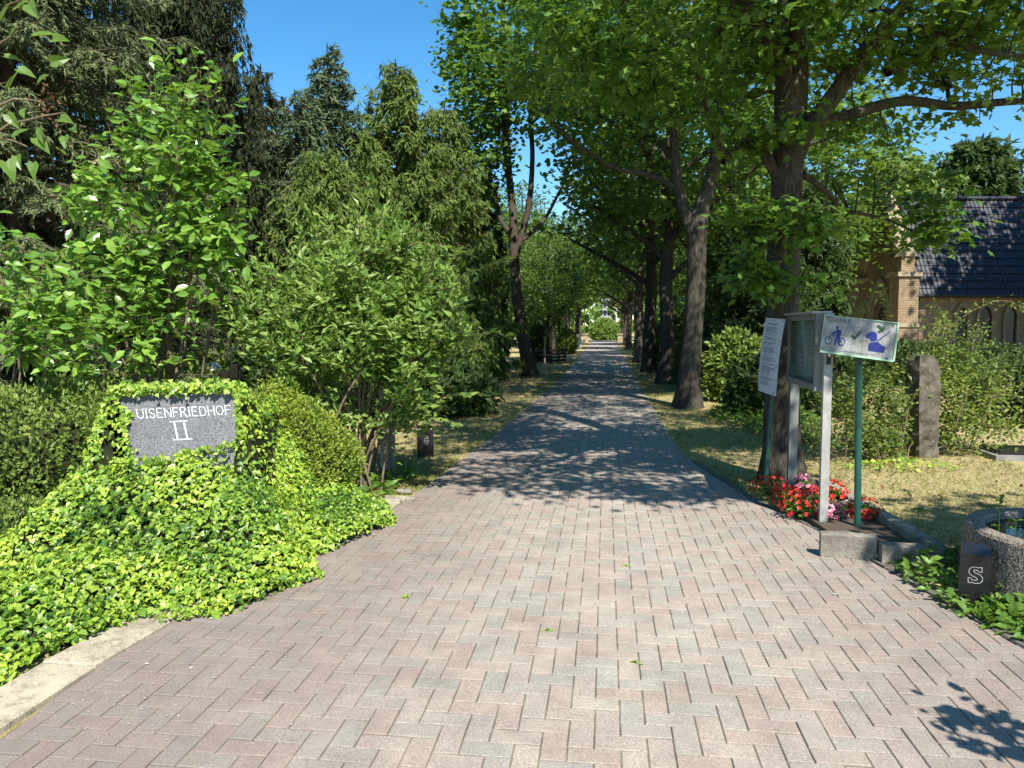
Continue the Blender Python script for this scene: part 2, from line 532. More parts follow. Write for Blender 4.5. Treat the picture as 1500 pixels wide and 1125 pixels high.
M['metal'] = plain('dull_aluminium', (.17, .175, .16), 0.5, 0.15, 6, bmp=0.05)
M['metal_white'] = plain('pale_metal_paint', (.31, .30, .275), 0.55, 0.3, 9, bmp=0.05)
M['green_post'] = plain('green_post_paint', (.012, .07, .05), 0.45, 0.25, 7, bmp=0.05)
M['green_frame'] = plain('mint_frame_paint', (.33, .52, .36), 0.55, 0.25, 12)
M['paper'] = plain('notice_paper', (.56, .58, .62), 0.6, 0.08, 6, bmp=0.02)
M['ink'] = plain('grey_ink', (.12, .13, .15), 0.8, 0.2, 30, bmp=0)
M['blue'] = plain('blue_print', (.010, .018, .17), 0.5, 0.15, 20, bmp=0)
M['tick'] = plain('dark_green_print', (.02, .06, .02), 0.5, 0.2, 20, bmp=0)
M['rubber'] = plain('dark_rubber', (.02, .02, .02), 0.7)
M['slate'] = plain('black_roof_tile', (.012, .014, .022), 0.45, 0.3, 5, bmp=0.1, spec=0.35)
M['sandstone'] = plain('grey_sandstone', (.30, .25, .17), 0.9, 0.35, 4, bmp=0.4)
M['brickwork'] = wall_brick_mat()
M['dark_glass'] = plain('dark_window_glass', (.010, .012, .014), 0.25, 0.3, 3, bmp=0)
M['wood_dark'] = plain('dark_timber', (.035, .03, .026), 0.85, 0.3, 9)
M['wood_pale'] = plain('pale_timber', (.34, .27, .18), 0.85, 0.25, 9)
M['render_pale'] = plain('pale_render', (.28, .285, .30), 0.85, 0.1, 1)
M['white_stone'] = plain('white_marble', (.60, .60, .60), 0.6, 0.15, 6)
M['gravestone'] = plain('grey_gravestone', (.20, .195, .185), 0.8, 0.3, 5, bmp=0.3)
M['petal_red'] = leaf_mat('red_petal', [(.45, .015, .012), (.60, .04, .015), (.62, .02, .05)], (.6, .04, .03), 0.25)
M['petal_pink'] = leaf_mat('pink_petal', [(.55, .05, .16), (.70, .25, .36), (.72, .55, .55)], (.7, .2, .3), 0.25)
M['petal_pale'] = leaf_mat('pale_petal', [(.62, .40, .33), (.70, .52, .42)], (.6, .4, .3), 0.25)
M['dead'] = leaf_mat('dried_flower', [(.14, .07, .03), (.22, .12, .05)], (.2, .1, .04), 0.2)
M['litter'] = leaf_mat('fallen_petal', [(.42, .38, .30), (.60, .57, .52), (.35, .24, .14)], (.3, .3, .2), 0.05)


def dirty_board_mat():
    m, nt, b = new_mat('dirty_white_board')
    n = noise(nt, 9, 8, 0.75)
    n2 = noise(nt, 60, 5, 0.7)
    c = ramp(nt, n.outputs['Fac'], [(0.36, (.13, .135, .12)), (0.5, (.27, .28, .27)), (0.7, (.42, .43, .43))])
    c = mixc(nt, ramp(nt, n2.outputs['Fac'], [(0.5, (0, 0, 0)), (0.7, (.6, .6, .6))]), c, (.17, .17, .15))
    nt.links.new(c, b.inputs['Base Color']); b.inputs['Roughness'].default_value = 0.55
    return m


def aggregate_mat():
    m, nt, b = new_mat('exposed_aggregate_concrete')
    tc = nt.nodes.new('ShaderNodeTexCoord')
    vo = nt.nodes.new('ShaderNodeTexVoronoi'); vo.inputs['Scale'].default_value = 115
    nt.links.new(tc.outputs['Object'], vo.inputs['Vector'])
    c = ramp(nt, vo.outputs['Color'], [(0.15, (.09, .07, .05)), (0.5, (.25, .20, .15)), (0.85, (.40, .35, .29))])
    c = mixc(nt, ramp(nt, vo.outputs['Distance'], [(0.45, (0, 0, 0)), (0.75, (1, 1, 1))]), c, (.06, .05, .04))
    nt.links.new(c, b.inputs['Base Color']); b.inputs['Roughness'].default_value = 0.85
    inv = nd(nt, 'Math', operation='SUBTRACT'); inv.inputs[0].default_value = 1; nt.links.new(vo.outputs['Distance'], inv.inputs[1])
    bump(nt, b, inv.outputs[0], 0.7, 0.006)
    return m


def stele_mat():
    m, nt, b = new_mat('rough_dark_stone')
    n = noise(nt, 6, 9, 0.7); n2 = noise(nt, 2, 4)
    c = ramp(nt, n.outputs['Fac'], [(0.34, (.035, .03, .022)), (0.55, (.115, .098, .072)), (0.72, (.20, .175, .135))])
    nt.links.new(c, b.inputs['Base Color']); b.inputs['Roughness'].default_value = 0.95
    bump(nt, b, n.outputs['Fac'], 1.0, 0.04)
    return m


def water_mat():
    m, nt, b = new_mat('basin_water')
    b.inputs['Base Color'].default_value = (.008, .012, .008, 1)
    b.inputs['Roughness'].default_value = 0.02
    b.inputs['IOR'].default_value = 1.33
    n = noise(nt, 9, 2)
    bump(nt, b, n.outputs['Fac'], 0.05, 0.01)
    return m


def glass_mat():
    m, nt, b = new_mat('case_glass')
    gl = nt.nodes.new('ShaderNodeBsdfGlossy'); gl.inputs['Roughness'].default_value = 0.08
    tr = nt.nodes.new('ShaderNodeBsdfTransparent'); tr.inputs['Color'].default_value = (.80, .86, .84, 1)
    lw = nt.nodes.new('ShaderNodeLayerWeight'); lw.inputs[0].default_value = 0.5
    pw = nd(nt, 'Math', operation='POWER'); nt.links.new(lw.outputs['Facing'], pw.inputs[0]); pw.inputs[1].default_value = 4
    fr = nd(nt, 'Math', operation='MULTIPLY'); nt.links.new(pw.outputs[0], fr.inputs[0]); fr.inputs[1].default_value = 0.5
    mx = nt.nodes.new('ShaderNodeMixShader')
    nt.links.new(fr.outputs[0], mx.inputs[0]); nt.links.new(tr.outputs[0], mx.inputs[1]); nt.links.new(gl.outputs[0], mx.inputs[2])
    nt.links.new(mx.outputs[0], nt.nodes['Material Output'].inputs[0])
    return m


M['board'] = dirty_board_mat()
M['aggregate'] = aggregate_mat()
M['stele'] = stele_mat()
M['water'] = water_mat()
M['glass'] = glass_mat()

# ------------------------------------------------------------------ ground, path, kerbs
gr = np.array([(-600, -60, -.012), (600, -60, -.012), (600, 1500, -.012), (-600, 1500, -.012)], float)
tag(mk('ground', gr, [[(0, 1, 2, 3)]], M['ground']), 'dry grassy cemetery ground reaching to the trees', 'ground', kind='structure')

LE = [ground(*p)[:2] for p in ((0, 1085), (100, 1008), (230, 918), (400, 835), (560, 757), (640, 700), (727, 636), (777, 593), (812, 564), (844, 528), (863, 505))]
RE = [ground(*p)[:2] for p in ((1500, 952), (1380, 882), (1290, 830), (1200, 779), (1105, 735), (1050, 700), (1001, 668), (967, 615), (951, 588), (927, 545), (905, 508))]
LE = np.array([(-2.5, -3.0), (-2.45, 1.5)] + LE + [(LE[-1][0] - .05, 97)])
RE = np.array([(2.9, -3.0), (2.45, 2.2)] + RE + [(RE[-1][0], 97)])
ys = np.concatenate((np.arange(-3, 12, 0.25), np.arange(12, 97.1, 2.5)))


def xl(y): return np.interp(y, LE[:, 1], LE[:, 0])
def xr(y): return np.interp(y, RE[:, 1], RE[:, 0])


# bed of the path: thin solid with sand showing in the joints
V = np.concatenate([np.c_[xl(ys), ys, np.full(len(ys), -.0015)], np.c_[xr(ys), ys, np.full(len(ys), -.0015)]])
n = len(ys); k = np.arange(n - 1)
far_path, nt_, b_ = new_mat('far_paving')
_g = noise(nt_, 3, 5, 0.6); _f = noise(nt_, 60, 4, 0.7)
_c = ramp(nt_, _g.outputs['Fac'], [(0.35, (.29, .25, .22)), (0.65, (.38, .33, .295))])
_c = mixc(nt_, 0.3, _c, ramp(nt_, _f.outputs['Fac'], [(0.3, (.3, .3, .3)), (0.7, (.7, .7, .7))]), 'OVERLAY')
nt_.links.new(_c, b_.inputs['Base Color']); b_.inputs['Roughness'].default_value = 0.9
path = mk('path', V, [np.stack([k, n + k, n + k + 1, k + 1], -1)], M['joint'])
tag(path, 'straight herringbone paved path of pink and grey bricks', 'path', kind='structure')
yf = np.append(np.arange(25.95, 97, 2.5), 97.0); nf = len(yf); k = np.arange(nf - 1)
tag(mk('distant_paving', np.concatenate([np.c_[xl(yf), yf, np.full(nf, .001)], np.c_[xr(yf), yf, np.full(nf, .001)]]),
       [np.stack([k, nf + k, nf + k + 1, k + 1], -1)], far_path, path), kind='structure')

W = 0.1
J = 0.0030                                       # half a joint


def brick_geo(l, w, rs):
    a, b = l / 2 - J, w / 2 - J
    e = 0.003
    o = [(-a, -b), (a, -b), (a, b), (-a, b)]
    i = [(-a + e, -b + e), (a - e, -b + e), (a - e, b - e), (-a + e, b - e)]
    V = [(x, y, 0) for x, y in i] + [(x, y, -.0022) for x, y in o] + [(x, y, -.02) for x, y in o]
    F = [(0, 1, 2, 3)] + [(4 + q, 4 + (q + 1) % 4, (q + 1) % 4, q) for q in range(4)] + [(8 + q, 8 + (q + 1) % 4, 4 + (q + 1) % 4, 4 + q) for q in range(4)]
    return np.array(V, float), np.array(F)


cells = []
X0 = -0.03
for j in range(int(1.6 / W), int(26 / W)):
    y = j * W
    a, b = xl(y) - .25, xr(y) + .25
    for i in range(int(a / W) - 1, int(b / W) + 2):
        m4 = (i - j) % 4
        if m4 == 0: cells.append(((i + 1) * W + X0, (j + .5) * W, 0))
        elif m4 == 3: cells.append(((i + .5) * W + X0, (j + 1) * W, 1))
cells = np.array(cells)
hw = np.where(cells[:, 2] == 0, .1, .05)
keep = (cells[:, 0] + hw > xl(cells[:, 1]) + .02) & (cells[:, 0] - hw < xr(cells[:, 1]) - .02)
cells = cells[keep]; hw = hw[keep]
whole = (cells[:, 0] - hw > xl(cells[:, 1]) + .015) & (cells[:, 0] + hw < xr(cells[:, 1]) - .015)
px, py = project(np.c_[cells[:, :2], np.zeros(len(cells))])
inside = (px > -25) & (px < 1525) & (py < 1140) & whole
order = np.argsort(np.where(inside, cells[:, 1], 1e9))
one = np.zeros(len(cells), bool); one[order[:300]] = True
TV, TF = brick_geo(.2, .1, RNG)
bmesh_one = mesh_data('brick', TV, [TF], M['brick_one'])
for x, y, o in cells[one]:
    b = bpy.data.objects.new('brick', bmesh_one)
    b.location = (float(x), float(y), float(.0035 + np.clip(RNG.normal(), -1.2, 1.5) * .0012))
    b.rotation_euler = (float(np.clip(RNG.normal(), -1.5, 1.5) * .010), float(np.clip(RNG.normal(), -1.5, 1.5) * .006), float(o * math.pi / 2 + RNG.normal() * .008))
    COL.objects.link(b); b.parent = path
R = cells[~one]
loc = TV[None].repeat(len(R), 0).copy()
sw = R[:, 2] == 1
loc[sw] = np.stack([-loc[sw][..., 1], loc[sw][..., 0], loc[sw][..., 2]], -1)
loc[..., 2] += loc[..., 0] * RNG.normal(size=(len(R), 1)) * .006 + RNG.normal(size=(len(R), 1)) * .0012 + .003
Vb = loc + np.c_[R[:, :2], np.zeros(len(R))][:, None]
Vb[..., 0] = np.clip(Vb[..., 0], xl(Vb[..., 1]) + .004, xr(Vb[..., 1]) - .004)
Fb = (np.arange(len(R))[:, None, None] * len(TV) + TF[None]).reshape(-1, 4)
tag(mk('brick_field', Vb.reshape(-1, 3), [Fb], M['brick_all'], path), kind='stuff')


def strip(name, side, y0, y1, w, z, mat, label, seg=1.0, cat='kerb'):
    """a row of kerb stones along one edge of the path, each stone a part"""
    fx = xl if side < 0 else xr
    root = thing(name, (float(fx(y0)), y0, 0), label, cat)
    y = y0
    while y < y1:
        y2 = min(y + seg, y1)
        a0, a1 = fx(y), fx(y2)
        g = G()
        dz = RNG.normal() * .003
        gap = .004
        q = [(a0, y + gap), (a1, y2 - gap), (a1 + side * w, y2 - gap), (a0 + side * w, y + gap)]
        ins = .008
        cx, cy_ = np.mean([p[0] for p in q]), np.mean([p[1] for p in q])
        top = [(p[0] + np.sign(cx - p[0]) * ins, p[1] + np.sign(cy_ - p[1]) * ins) for p in q]
        Vk = [(x_, y_, z + dz) for x_, y_ in top] + [(x_, y_, z + dz - .008) for x_, y_ in q] + [(x_, y_, -.1) for x_, y_ in q]
        Fk = [(0, 1, 2, 3)] + [(4 + e, 4 + (e + 1) % 4, (e + 1) % 4, e) for e in range(4)] + [(8 + e, 8 + (e + 1) % 4, 4 + (e + 1) % 4, 4 + e) for e in range(4)]
        if side > 0: pass
        g.add(Vk, Fk); g.build('kerb_stone', mat, root)
        y = y2
    return root


strip('pale_kerb', -1, 1.2, 6.9, .27, .022, M['kerb_pale'], 'pale worn concrete kerb slabs beside the ivy along the path', 1.0)
strip('dark_kerb', 1, 2.2, 9.2, .065, .012, M['kerb_dark'], 'thin dark kerb along the path below the flower bed', 1.0)

# ------------------------------------------------------------------ plant builders
def curve(a, b, lift, n, wig, rng):
    t = np.linspace(0, 1, n)[:, None]
    p = a + (b - a) * t
    p[:, 2] += lift * 4 * (t * (1 - t))[:, 0]
    if wig:
        w = rng.normal(size=(n, 3)) * wig; w[0] = 0; w[-1] = 0
        p = p + w
    return p


def smooth_line(pts, n):
    """Catmull-Rom through (x, y, z, r) rows"""
    P = np.asarray(pts, float)
    Q = np.vstack([2 * P[0] - P[1], P, 2 * P[-1] - P[-2]])
    out = []
    m = len(P) - 1
    for s in np.linspace(0, m - 1e-6, n):
        i = int(s); t = s - i
        a, b, c, d = Q[i], Q[i + 1], Q[i + 2], Q[i + 3]
        out.append(0.5 * (2 * b + (c - a) * t + (2 * a - 5 * b + 4 * c - d) * t * t + (3 * b - a - 3 * c + d) * t ** 3))
    return np.array(out)


def sample_ell(ells, n, rng, inner=.35):
    E = np.asarray(ells, float)
    w = E[:, 3] * E[:, 4] * E[:, 5]
    if E.shape[1] > 6: w = w * E[:, 6]
    i = rng.choice(len(E), n, p=w / w.sum())
    d = unit(rng.normal(size=(n, 3)))
    r = inner + (1 - inner) * rng.random(n) ** .55
    return E[i, :3] + d * r[:, None] * E[i, 3:6]


def grow(limbs, ells, n2, n3, rng, r2=.035, r3=.010, from_z=1.0, lift=.12, keep=None, sides=5):
    """limbs: list of (n,4) rows; secondary branches and twigs reach out to points in the crown"""
    wood = []
    nodes = []
    for L in limbs:
        wood.append((L[:, :3], L[:, 3], 10 if L[0, 3] > .12 else 7))
        nodes.append(L[L[:, 2] > from_z])
    N = np.concatenate(nodes)
    e2 = sample_ell(ells, n2, rng, .3)
    if keep is not None: e2 = e2[keep(e2)]
    add = []
    for e in e2[np.argsort(((e2[:, None] - N[None, ::3, :3]) ** 2).sum(-1).min(1))]:
        cost = np.linalg.norm(N[:, :3] - e, axis=1) + .8 * np.maximum(0, N[:, 2] - e[2])
        s = N[np.argmin(cost)]
        Ln = np.linalg.norm(e - s[:3])
        p = curve(s[:3], e, lift * Ln, 7, .035 * Ln, rng)
        r0 = min(s[3] * .6, r2 * (0.5 + .35 * Ln))
        r = np.linspace(r0, r0 * .3, 7)
        wood.append((p, r, sides))
        nn = np.c_[p, r][2:]
        N = np.vstack([N, nn])
    e3 = sample_ell(ells, n3, rng, .4)
    if keep is not None: e3 = e3[keep(e3)]
    tw = []
    for blk in range(0, len(e3), 400):
        E = e3[blk:blk + 400]
        c = np.linalg.norm(E[:, None] - N[None, :, :3], axis=2) + .5 * np.maximum(0, N[None, :, 2] - E[:, None, 2])
        i = c.argmin(1)
        for e, s in zip(E, N[i]):
            Ln = np.linalg.norm(e - s[:3])
            p = curve(s[:3], e, lift * .8 * Ln, 4, .03 * Ln, rng)
            wood.append((p, np.linspace(min(r3, s[3]), r3 * .3, 4), 3))
            tw.append(p)
    return wood, np.array(tw)


def wood_mesh(wood):
    g = G()
    for p, r, s in wood: g.tube(p, r, s)
    return g.done()


def spray_leaves(g, tw, per, size, tpl, rng, spread=.3, flat=.35, droop=.25, tilt=.45, along=(.35, 1.05), var=.3, face=.35):
    n = len(tw)
    e = np.repeat(tw, per, 0)
    m = len(e)
    t = rng.uniform(along[0], along[1], m)
    k = np.clip(t * 3, 0, 2.999); i = k.astype(int); f = (k - i)[:, None]
    a = e[np.arange(m), i]; b = e[np.arange(m), i + 1]
    P = a + (b - a) * f
    off = rng.normal(size=(m, 3)) * spread; off[:, 2] *= flat
    P = P + off * np.minimum(1, t)[:, None]
    ax = unit(e[:, 3] - e[:, 1])
    D = unit(ax * .5 + rng.normal(size=(m, 3)) * np.array((.8, .8, .3)) + np.array((0, 0, -droop)))
    Nn = unit(np.array((0, 0, 1.0)) * (1 - .5 * face) + np.array(SUN_DIR) * face + rng.normal(size=(m, 3)) * tilt)
    leafy(g, P, D, Nn, size * (1 + var * rng.uniform(-1, 1, m)), tpl)
    return P


def buttress(L, rng, amp=.25, h=.9, lobes=5):
    """flared foot: returns tube geometry with root flare and slightly fluted trunk"""
    g = G()
    sides = 16
    pts, rad = L[:, :3], L[:, 3]
    th = np.arange(sides) * 2 * math.pi / sides
    ph = rng.random() * 6
    V = []
    for p, r in zip(pts, rad):
        z = p[2] - pts[0, 2]
        fl = amp * math.exp(-max(0, z) / (h * .35))
        rr = r * (1 + fl * (1 + .6 * np.cos(lobes * th + ph)) + .06 * np.cos(3 * th + ph + z * .8) + .04 * np.cos(7 * th - z * 1.7) + .05 * np.cos(2 * th + z * 2.3 + ph) * math.sin(z * 1.9 + ph) + rng.normal(size=sides) * .02)
        V.append(np.c_[p[0] + rr * np.cos(th), p[1] + rr * np.sin(th), np.full(sides, p[2])])
    n = len(pts)
    i = np.arange(n - 1)[:, None] * sides; j = np.arange(sides)[None]; k = (j + 1) % sides
    q = np.stack([i + j, i + k, i + sides + k, i + sides + j], -1).reshape(-1, 4)
    return g.add(np.concatenate(V), q)


def tree(name, base, limbs, ells, n2, n3, per, size, tpl, label, cat='tree', group=None, seed=1, mat='maple', bark='bark',
         spread=.3, keep=None, from_z=2.5, r2=.05, r3=.012, flat=.35, droop=.25, tilt=.45, lift=.12, flare=.28):
    rng = np.random.default_rng(seed)
    root = thing(name, base, label, cat, group)
    wood, tw = grow(limbs, ells, n2, n3, rng, r2, r3, from_z, lift, keep)
    g = buttress(limbs[0], rng, flare)
    g.build('trunk', M[bark], root, True)
    V, F = wood_mesh(wood[1:])
    mk('branches', V, F, M[bark], root, True)
    g = G()
    spray_leaves(g, tw, per, size, tpl, rng, spread, flat, droop, tilt)
    g.build('crown', M[mat], root)
    return root


def copy_tree(o, loc, rz, sc, label=None, group=None):
    c = o.copy(); COL.objects.link(c)
    c.location = [float(v) for v in loc]; c.rotation_euler = (0, 0, float(rz)); c.scale = (sc, sc, sc) if np.isscalar(sc) else sc
    if label: c['label'] = label
    if group: c['group'] = group
    for ch in o.children:
        d = ch.copy(); COL.objects.link(d); d.parent = c
    return c


# ------------------------------------------------------------------ the maples of the avenue
def line(*rows):
    return smooth_line([(*at(px_, py_, Y), r) for px_, py_, Y, r in rows], 14 + 4 * len(rows))


# nearest maple, behind the notice board
b1 = ground(1146, 706)
Y1 = b1[1]
tr1 = smooth_line([(*b1, .20), (*at(1146, 600, Y1), .165), (*at(1148, 400, Y1), .158), (*at(1156, 200, Y1), .15), (*at(1160, 60, Y1), .145),
                   (*at(1150, -150, Y1 + .2), .13), (*at(1130, -420, Y1 + .4), .09), (*at(1110, -700, Y1 + .5), .05)], 60)
l1 = [tr1,
      line((1165, 215, Y1, .10), (1215, 150, Y1 - .1, .088), (1265, 80, Y1 - .2, .075), (1340, -10, Y1 - .3, .062), (1450, -150, Y1 - .5, .05)),
      line((1165, 235, Y1, .08), (1190, 185, Y1 + .1, .07), (1240, 170, Y1 + .2, .062), (1320, 148, Y1 + .3, .052), (1400, 155, Y1 + .3, .045), (1500, 148, Y1 + .2, .035), (1600, 160, Y1, .02)),
      line((1300, 105, Y1 - .2, .05), (1350, 88, Y1 + .2, .04), (1425, 70, Y1 + .5, .028), (1520, 85, Y1 + .8, .016)),
      line((1335, 40, Y1 - .3, .045), (1380, 55, Y1 - .5, .034), (1440, 75, Y1 - .6, .026), (1520, 85, Y1 - .7, .015)),
      line((1155, 290, Y1, .06), (1110, 215, Y1 - .1, .05), (1065, 225, Y1 + .2, .035), (1020, 260, Y1 + .4, .02)),
      line((1175, 255, Y1, .035), (1210, 280, Y1 + .2, .028), (1235, 305, Y1 + .4, .022), (1300, 322, Y1 + .6, .014), (1350, 345, Y1 + .7, .008)),
      line((1158, 120, Y1, .09), (1100, 20, Y1 - .8, .075), (1000, -120, Y1 - 1.8, .06), (850, -330, Y1 - 2.6, .04)),
      line((1160, 80, Y1, .09), (1180, -100, Y1 - 1.2, .075), (1230, -420, Y1 - 2.8, .055), (1300, -1000, Y1 - 4.2, .035)),
      line((1158, 100, Y1, .08), (1090, 10, Y1 + 1.0, .06), (1000, -60, Y1 + 2.2, .045), (900, -90, Y1 + 3.2, .03))]
C1 = at(1150, 0, Y1)


def E(px_, py_, Y, rx, ry, rz, w=1.0):
    return (*at(px_, py_, Y), rx, ry, rz, w)


ell1 = [(1.9, 7.2, 7.6, 4.4, 4.3, 2.6, .30), (2.0, 7.4, 10.2, 3.6, 3.6, 2.6, .14),
        (2.1, 3.9, 5.5, 2.3, 1.2, .5, 2.6), E(1000, 60, 7.6, 1.3, 1.3, .55, 3), E(1280, 20, 7.8, 1.6, 1.5, .55, 3), E(1450, 60, 8.3, 1.1, 1.2, .35, 3), E(1120, 180, 7.6, .5, .5, .3, 8),
        E(860, 90, 8.6, 1.2, 1.4, .5, 2), E(1400, 165, 8.2, .9, .7, .15, 3), E(1355, 290, 8.6, .36, .5, .26, 7), E(1385, 345, 8.6, .16, .3, .26, 14),
        E(1230, 225, 8.6, .5, .6, .25, 3.5), E(1100, 330, 7.5, .25, .3, .3, 22), E(1125, 405, 7.6, .22, .15, .2, 40), E(1180, 432, 7.35, .22, .15, .06, 60), E(1170, 330, 7.6, .25, .15, .2, 20)]


def keep1(p):
    u, v = project(p)
    gap = ((u > 1440) & (v > 165) & (v < 260)) | ((u > 1250) & (u < 1330) & (v > 295) & (v < 480) & (p[:, 1] > 6)) | ((u > 780) & (u < 850) & (v > 190) & (v < 340)) | ((u < 650) & (v > -60))
    near = (p[:, 1] + .764 * p[:, 2] < 6.95) | (p[:, 1] < 1.6)
    # boughs end above the left lawn so that its sunny strip stays lit
    return ~gap & ~near & (p[:, 0] - .344 * p[:, 2] > -2.9)


maple1 = tree('maple_tree', b1, l1, ell1, 180, 1800, 19, .088, MAPLE, 'nearest maple, rising directly behind the glazed notice case', seed=5, keep=keep1, spread=.21, flat=.3)

# second maple with forked trunk
b2 = ground(1008, 597); Y2 = b2[1]
tr2 = smooth_line([(*b2, .235), (*at(1010, 540, Y2), .20), (*at(1018, 440, Y2), .185), (*at(1022, 330, Y2), .185), (*at(1038, 270, Y2), .13), (*at(1050, 220, Y2), .115), (*at(1060, 120, Y2), .09), (*at(1075, 0, Y2), .11), (*at(1090, -200, Y2), .06)], 50)
l2 = [tr2,
      line((1018, 350, Y2, .14), (1000, 300, Y2, .115), (990, 250, Y2, .10), (986, 160, Y2, .085), (985, 60, Y2, .07), (970, -100, Y2, .07)),
      line((990, 275, Y2, .07), (955, 258, Y2 - .1, .062), (900, 246, Y2 - .2, .055), (870, 228, Y2 - .3, .045), (835, 205, Y2 - .5, .05), (800, 170, Y2 - .8, .03)),
      line((990, 235, Y2, .08), (960, 205, Y2 + .3, .065), (915, 195, Y2 + .6, .05), (880, 160, Y2 + 1, .03)),
      line((1058, 235, Y2, .09), (1080, 220, Y2 + .2, .08), (1110, 213, Y2 + .3, .07), (1150, 218, Y2 + .5, .055), (1230, 200, Y2 + .8, .03)),
      line((1056, 220, Y2, .09), (1035, 150, Y2 - .8, .07), (1010, 60, Y2 - 1.6, .05)),
      line((988, 120, Y2, .08), (920, 20, Y2 - 1, .06), (840, -60, Y2 - 1.5, .035))]
ell2 = [E(1000, -40, 15.5, 4.2, 4.0, 2.4, 1.0), (1.8, 15.5, 9.2, 4.0, 4.0, 3.0, .5), E(880, 120, 14.5, 1.9, 2.0, 1.2, 1.3), E(1090, 110, 15.0, 1.8, 1.8, 1.0, 1.3),
        E(1080, 260, 16.0, 1.0, 1.2, .6, 1.6), E(920, 215, 15.6, .8, 1.0, .35, 1.8), E(1200, 200, 15.5, 1.5, 1.5, .6, 1.0)]


def keep2(p):
    u, v = project(p)
    return ~(((u > 785) & (u < 850) & (v > 205) & (v < 340)) | ((u < 660) & (v > -40)))


maple2 = tree('maple_tree', b2, l2, ell2, 150, 1250, 17, .11, MAPLE4, 'thick trunked maple forking in two above the right verge', seed=8, keep=keep2, spread=.3, mat='maple')

# left avenue maple, leaning trunk
b3 = ground(778, 551); Y3 = b3[1]
tr3 = smooth_line([(*b3, .25), (*at(768, 500, Y3), .20), (*at(757, 430, Y3), .175), (*at(753, 370, Y3), .165), (*at(752, 320, Y3), .135), (*at(748, 280, Y3), .12), (*at(742, 220, Y3), .12), (*at(738, 100, Y3), .09), (*at(735, -50, Y3), .07)], 46)
l3 = [tr3,
      line((755, 375, Y3, .12), (768, 330, Y3, .105), (776, 290, Y3, .095), (780, 230, Y3, .08), (778, 150, Y3, .08), (790, 20, Y3, .06)),
      line((753, 350, Y3, .1), (735, 325, Y3, .085), (728, 300, Y3, .07), (715, 250, Y3 - .5, .05)),
      line((765, 352, Y3, .08), (795, 325, Y3 + .2, .06), (815, 290, Y3 + .4, .045), (840, 240, Y3 + .5, .02))]
ell3 = [E(760, 40, 25, 3.4, 3.2, 3.6, 1), E(750, -120, 25.5, 3.2, 3.2, 3, .4), E(700, 130, 24.2, 1.5, 1.8, 2.4, 1.8), E(690, 250, 24.5, 1.2, 1.5, 1.1, 2.6), E(830, 130, 24.5, 1.8, 1.8, 1.6, .9),
        E(720, 300, 25.5, 1.1, 1.0, 1.0, .8)]


def keep3(p):
    u, v = project(p)
    return ~(((u > 785) & (u < 850) & (v > 215) & (v < 345)) | ((u < 655) & (v > -40)))


maple3 = tree('maple_tree', b3, l3, ell3, 110, 1200, 15, .15, MAPLE4, 'leaning dark maple on the left verge with sky behind its fork', seed=9, keep=keep3, spread=.38, mat='maple', bark='bark_dark')


# an avenue tree of middle distance that the rest are copied from
def avenue_proto(base, seed, label, group, px_h=0):
    rng = np.random.default_rng(seed)
    bx, by = base[0], base[1]
    tr = smooth_line([(bx, by, 0, .24), (bx + .05, by, 1.2, .20), (bx - .05, by, 3, .18), (bx + .1, by, 5, .14), (bx, by, 8, .11), (bx, by, 11, .05)], 34)
    limbs = [tr]
    for k in range(7):
        a = k * 2.4 + rng.random(); z = 2.9 + .55 * k
        L = rng.uniform(2.0, 3.2)
        e = np.array((math.cos(a), math.sin(a)))
        limbs.append(smooth_line([(bx, by, z, .10), (*(np.array((bx, by)) + e * L * .4), z + .7, .075), (*(np.array((bx, by)) + e * L), z + 1.6, .035)], 12))
    el = [(bx, by, 7.4, 3.6, 3.6, 3.0, 1), (bx, by, 4.7, 3.0, 3.2, 1.0, .9), (bx, by, 10.3, 2.6, 2.6, 2.0, .6)]
    return tree('maple_tree', (bx, by, 0), limbs, el, 80, 800, 10, .165, MAPLE4, label, group=group, seed=seed, mat='maple_far', spread=.4, from_z=2.8)


bx = ground(975, 562)
proto = avenue_proto((bx[0], bx[1]), 21, 'third maple along the right verge, slimmer than the forked one', 'maples lining the path')
for o in (maple1, maple2, maple3): o['group'] = 'maples lining the path'
RIGHT = [(951, 546, 1.05, 'fourth maple along the right verge, pale at its foot'), (936, 531, 1.0, 'fifth maple along the right verge, mostly behind the fourth')]
for px_, py_, s, lab in RIGHT:
    p = ground(px_, py_); copy_tree(proto, (p[0], p[1], 0), px_, s, lab)
k = 0
for y, sc_ in ((44, .9), (55, 1.0), (69, .95), (84, 1.0)):
    copy_tree(proto, (1.75 + .1 * math.sin(y), y, 0), y * 1.3, sc_, ('sixth', 'seventh', 'eighth', 'ninth')[(44, 55, 69, 84).index(y)] + ' maple from the front in the right row of the avenue', 'maples lining the path')
for y, sc_ in ((36, .5), (46, .55), (55, .75), (64, .9), (74, 1.0), (85, 1.0)):
    copy_tree(proto, (-2.9 - .2 * math.sin(y), y, 0), y * 2.1, sc_, ('small young maple behind the slatted bench, first past the leaning maple', 'young maple in the left row, second past the leaning maple', 'third maple past the leaning one in the left row', 'fourth maple past the leaning one in the left row', 'fifth maple past the leaning one in the left row', 'last maple of the left row at the path end')[(36, 46, 55, 64, 74, 85).index(y)], 'maples lining the path')

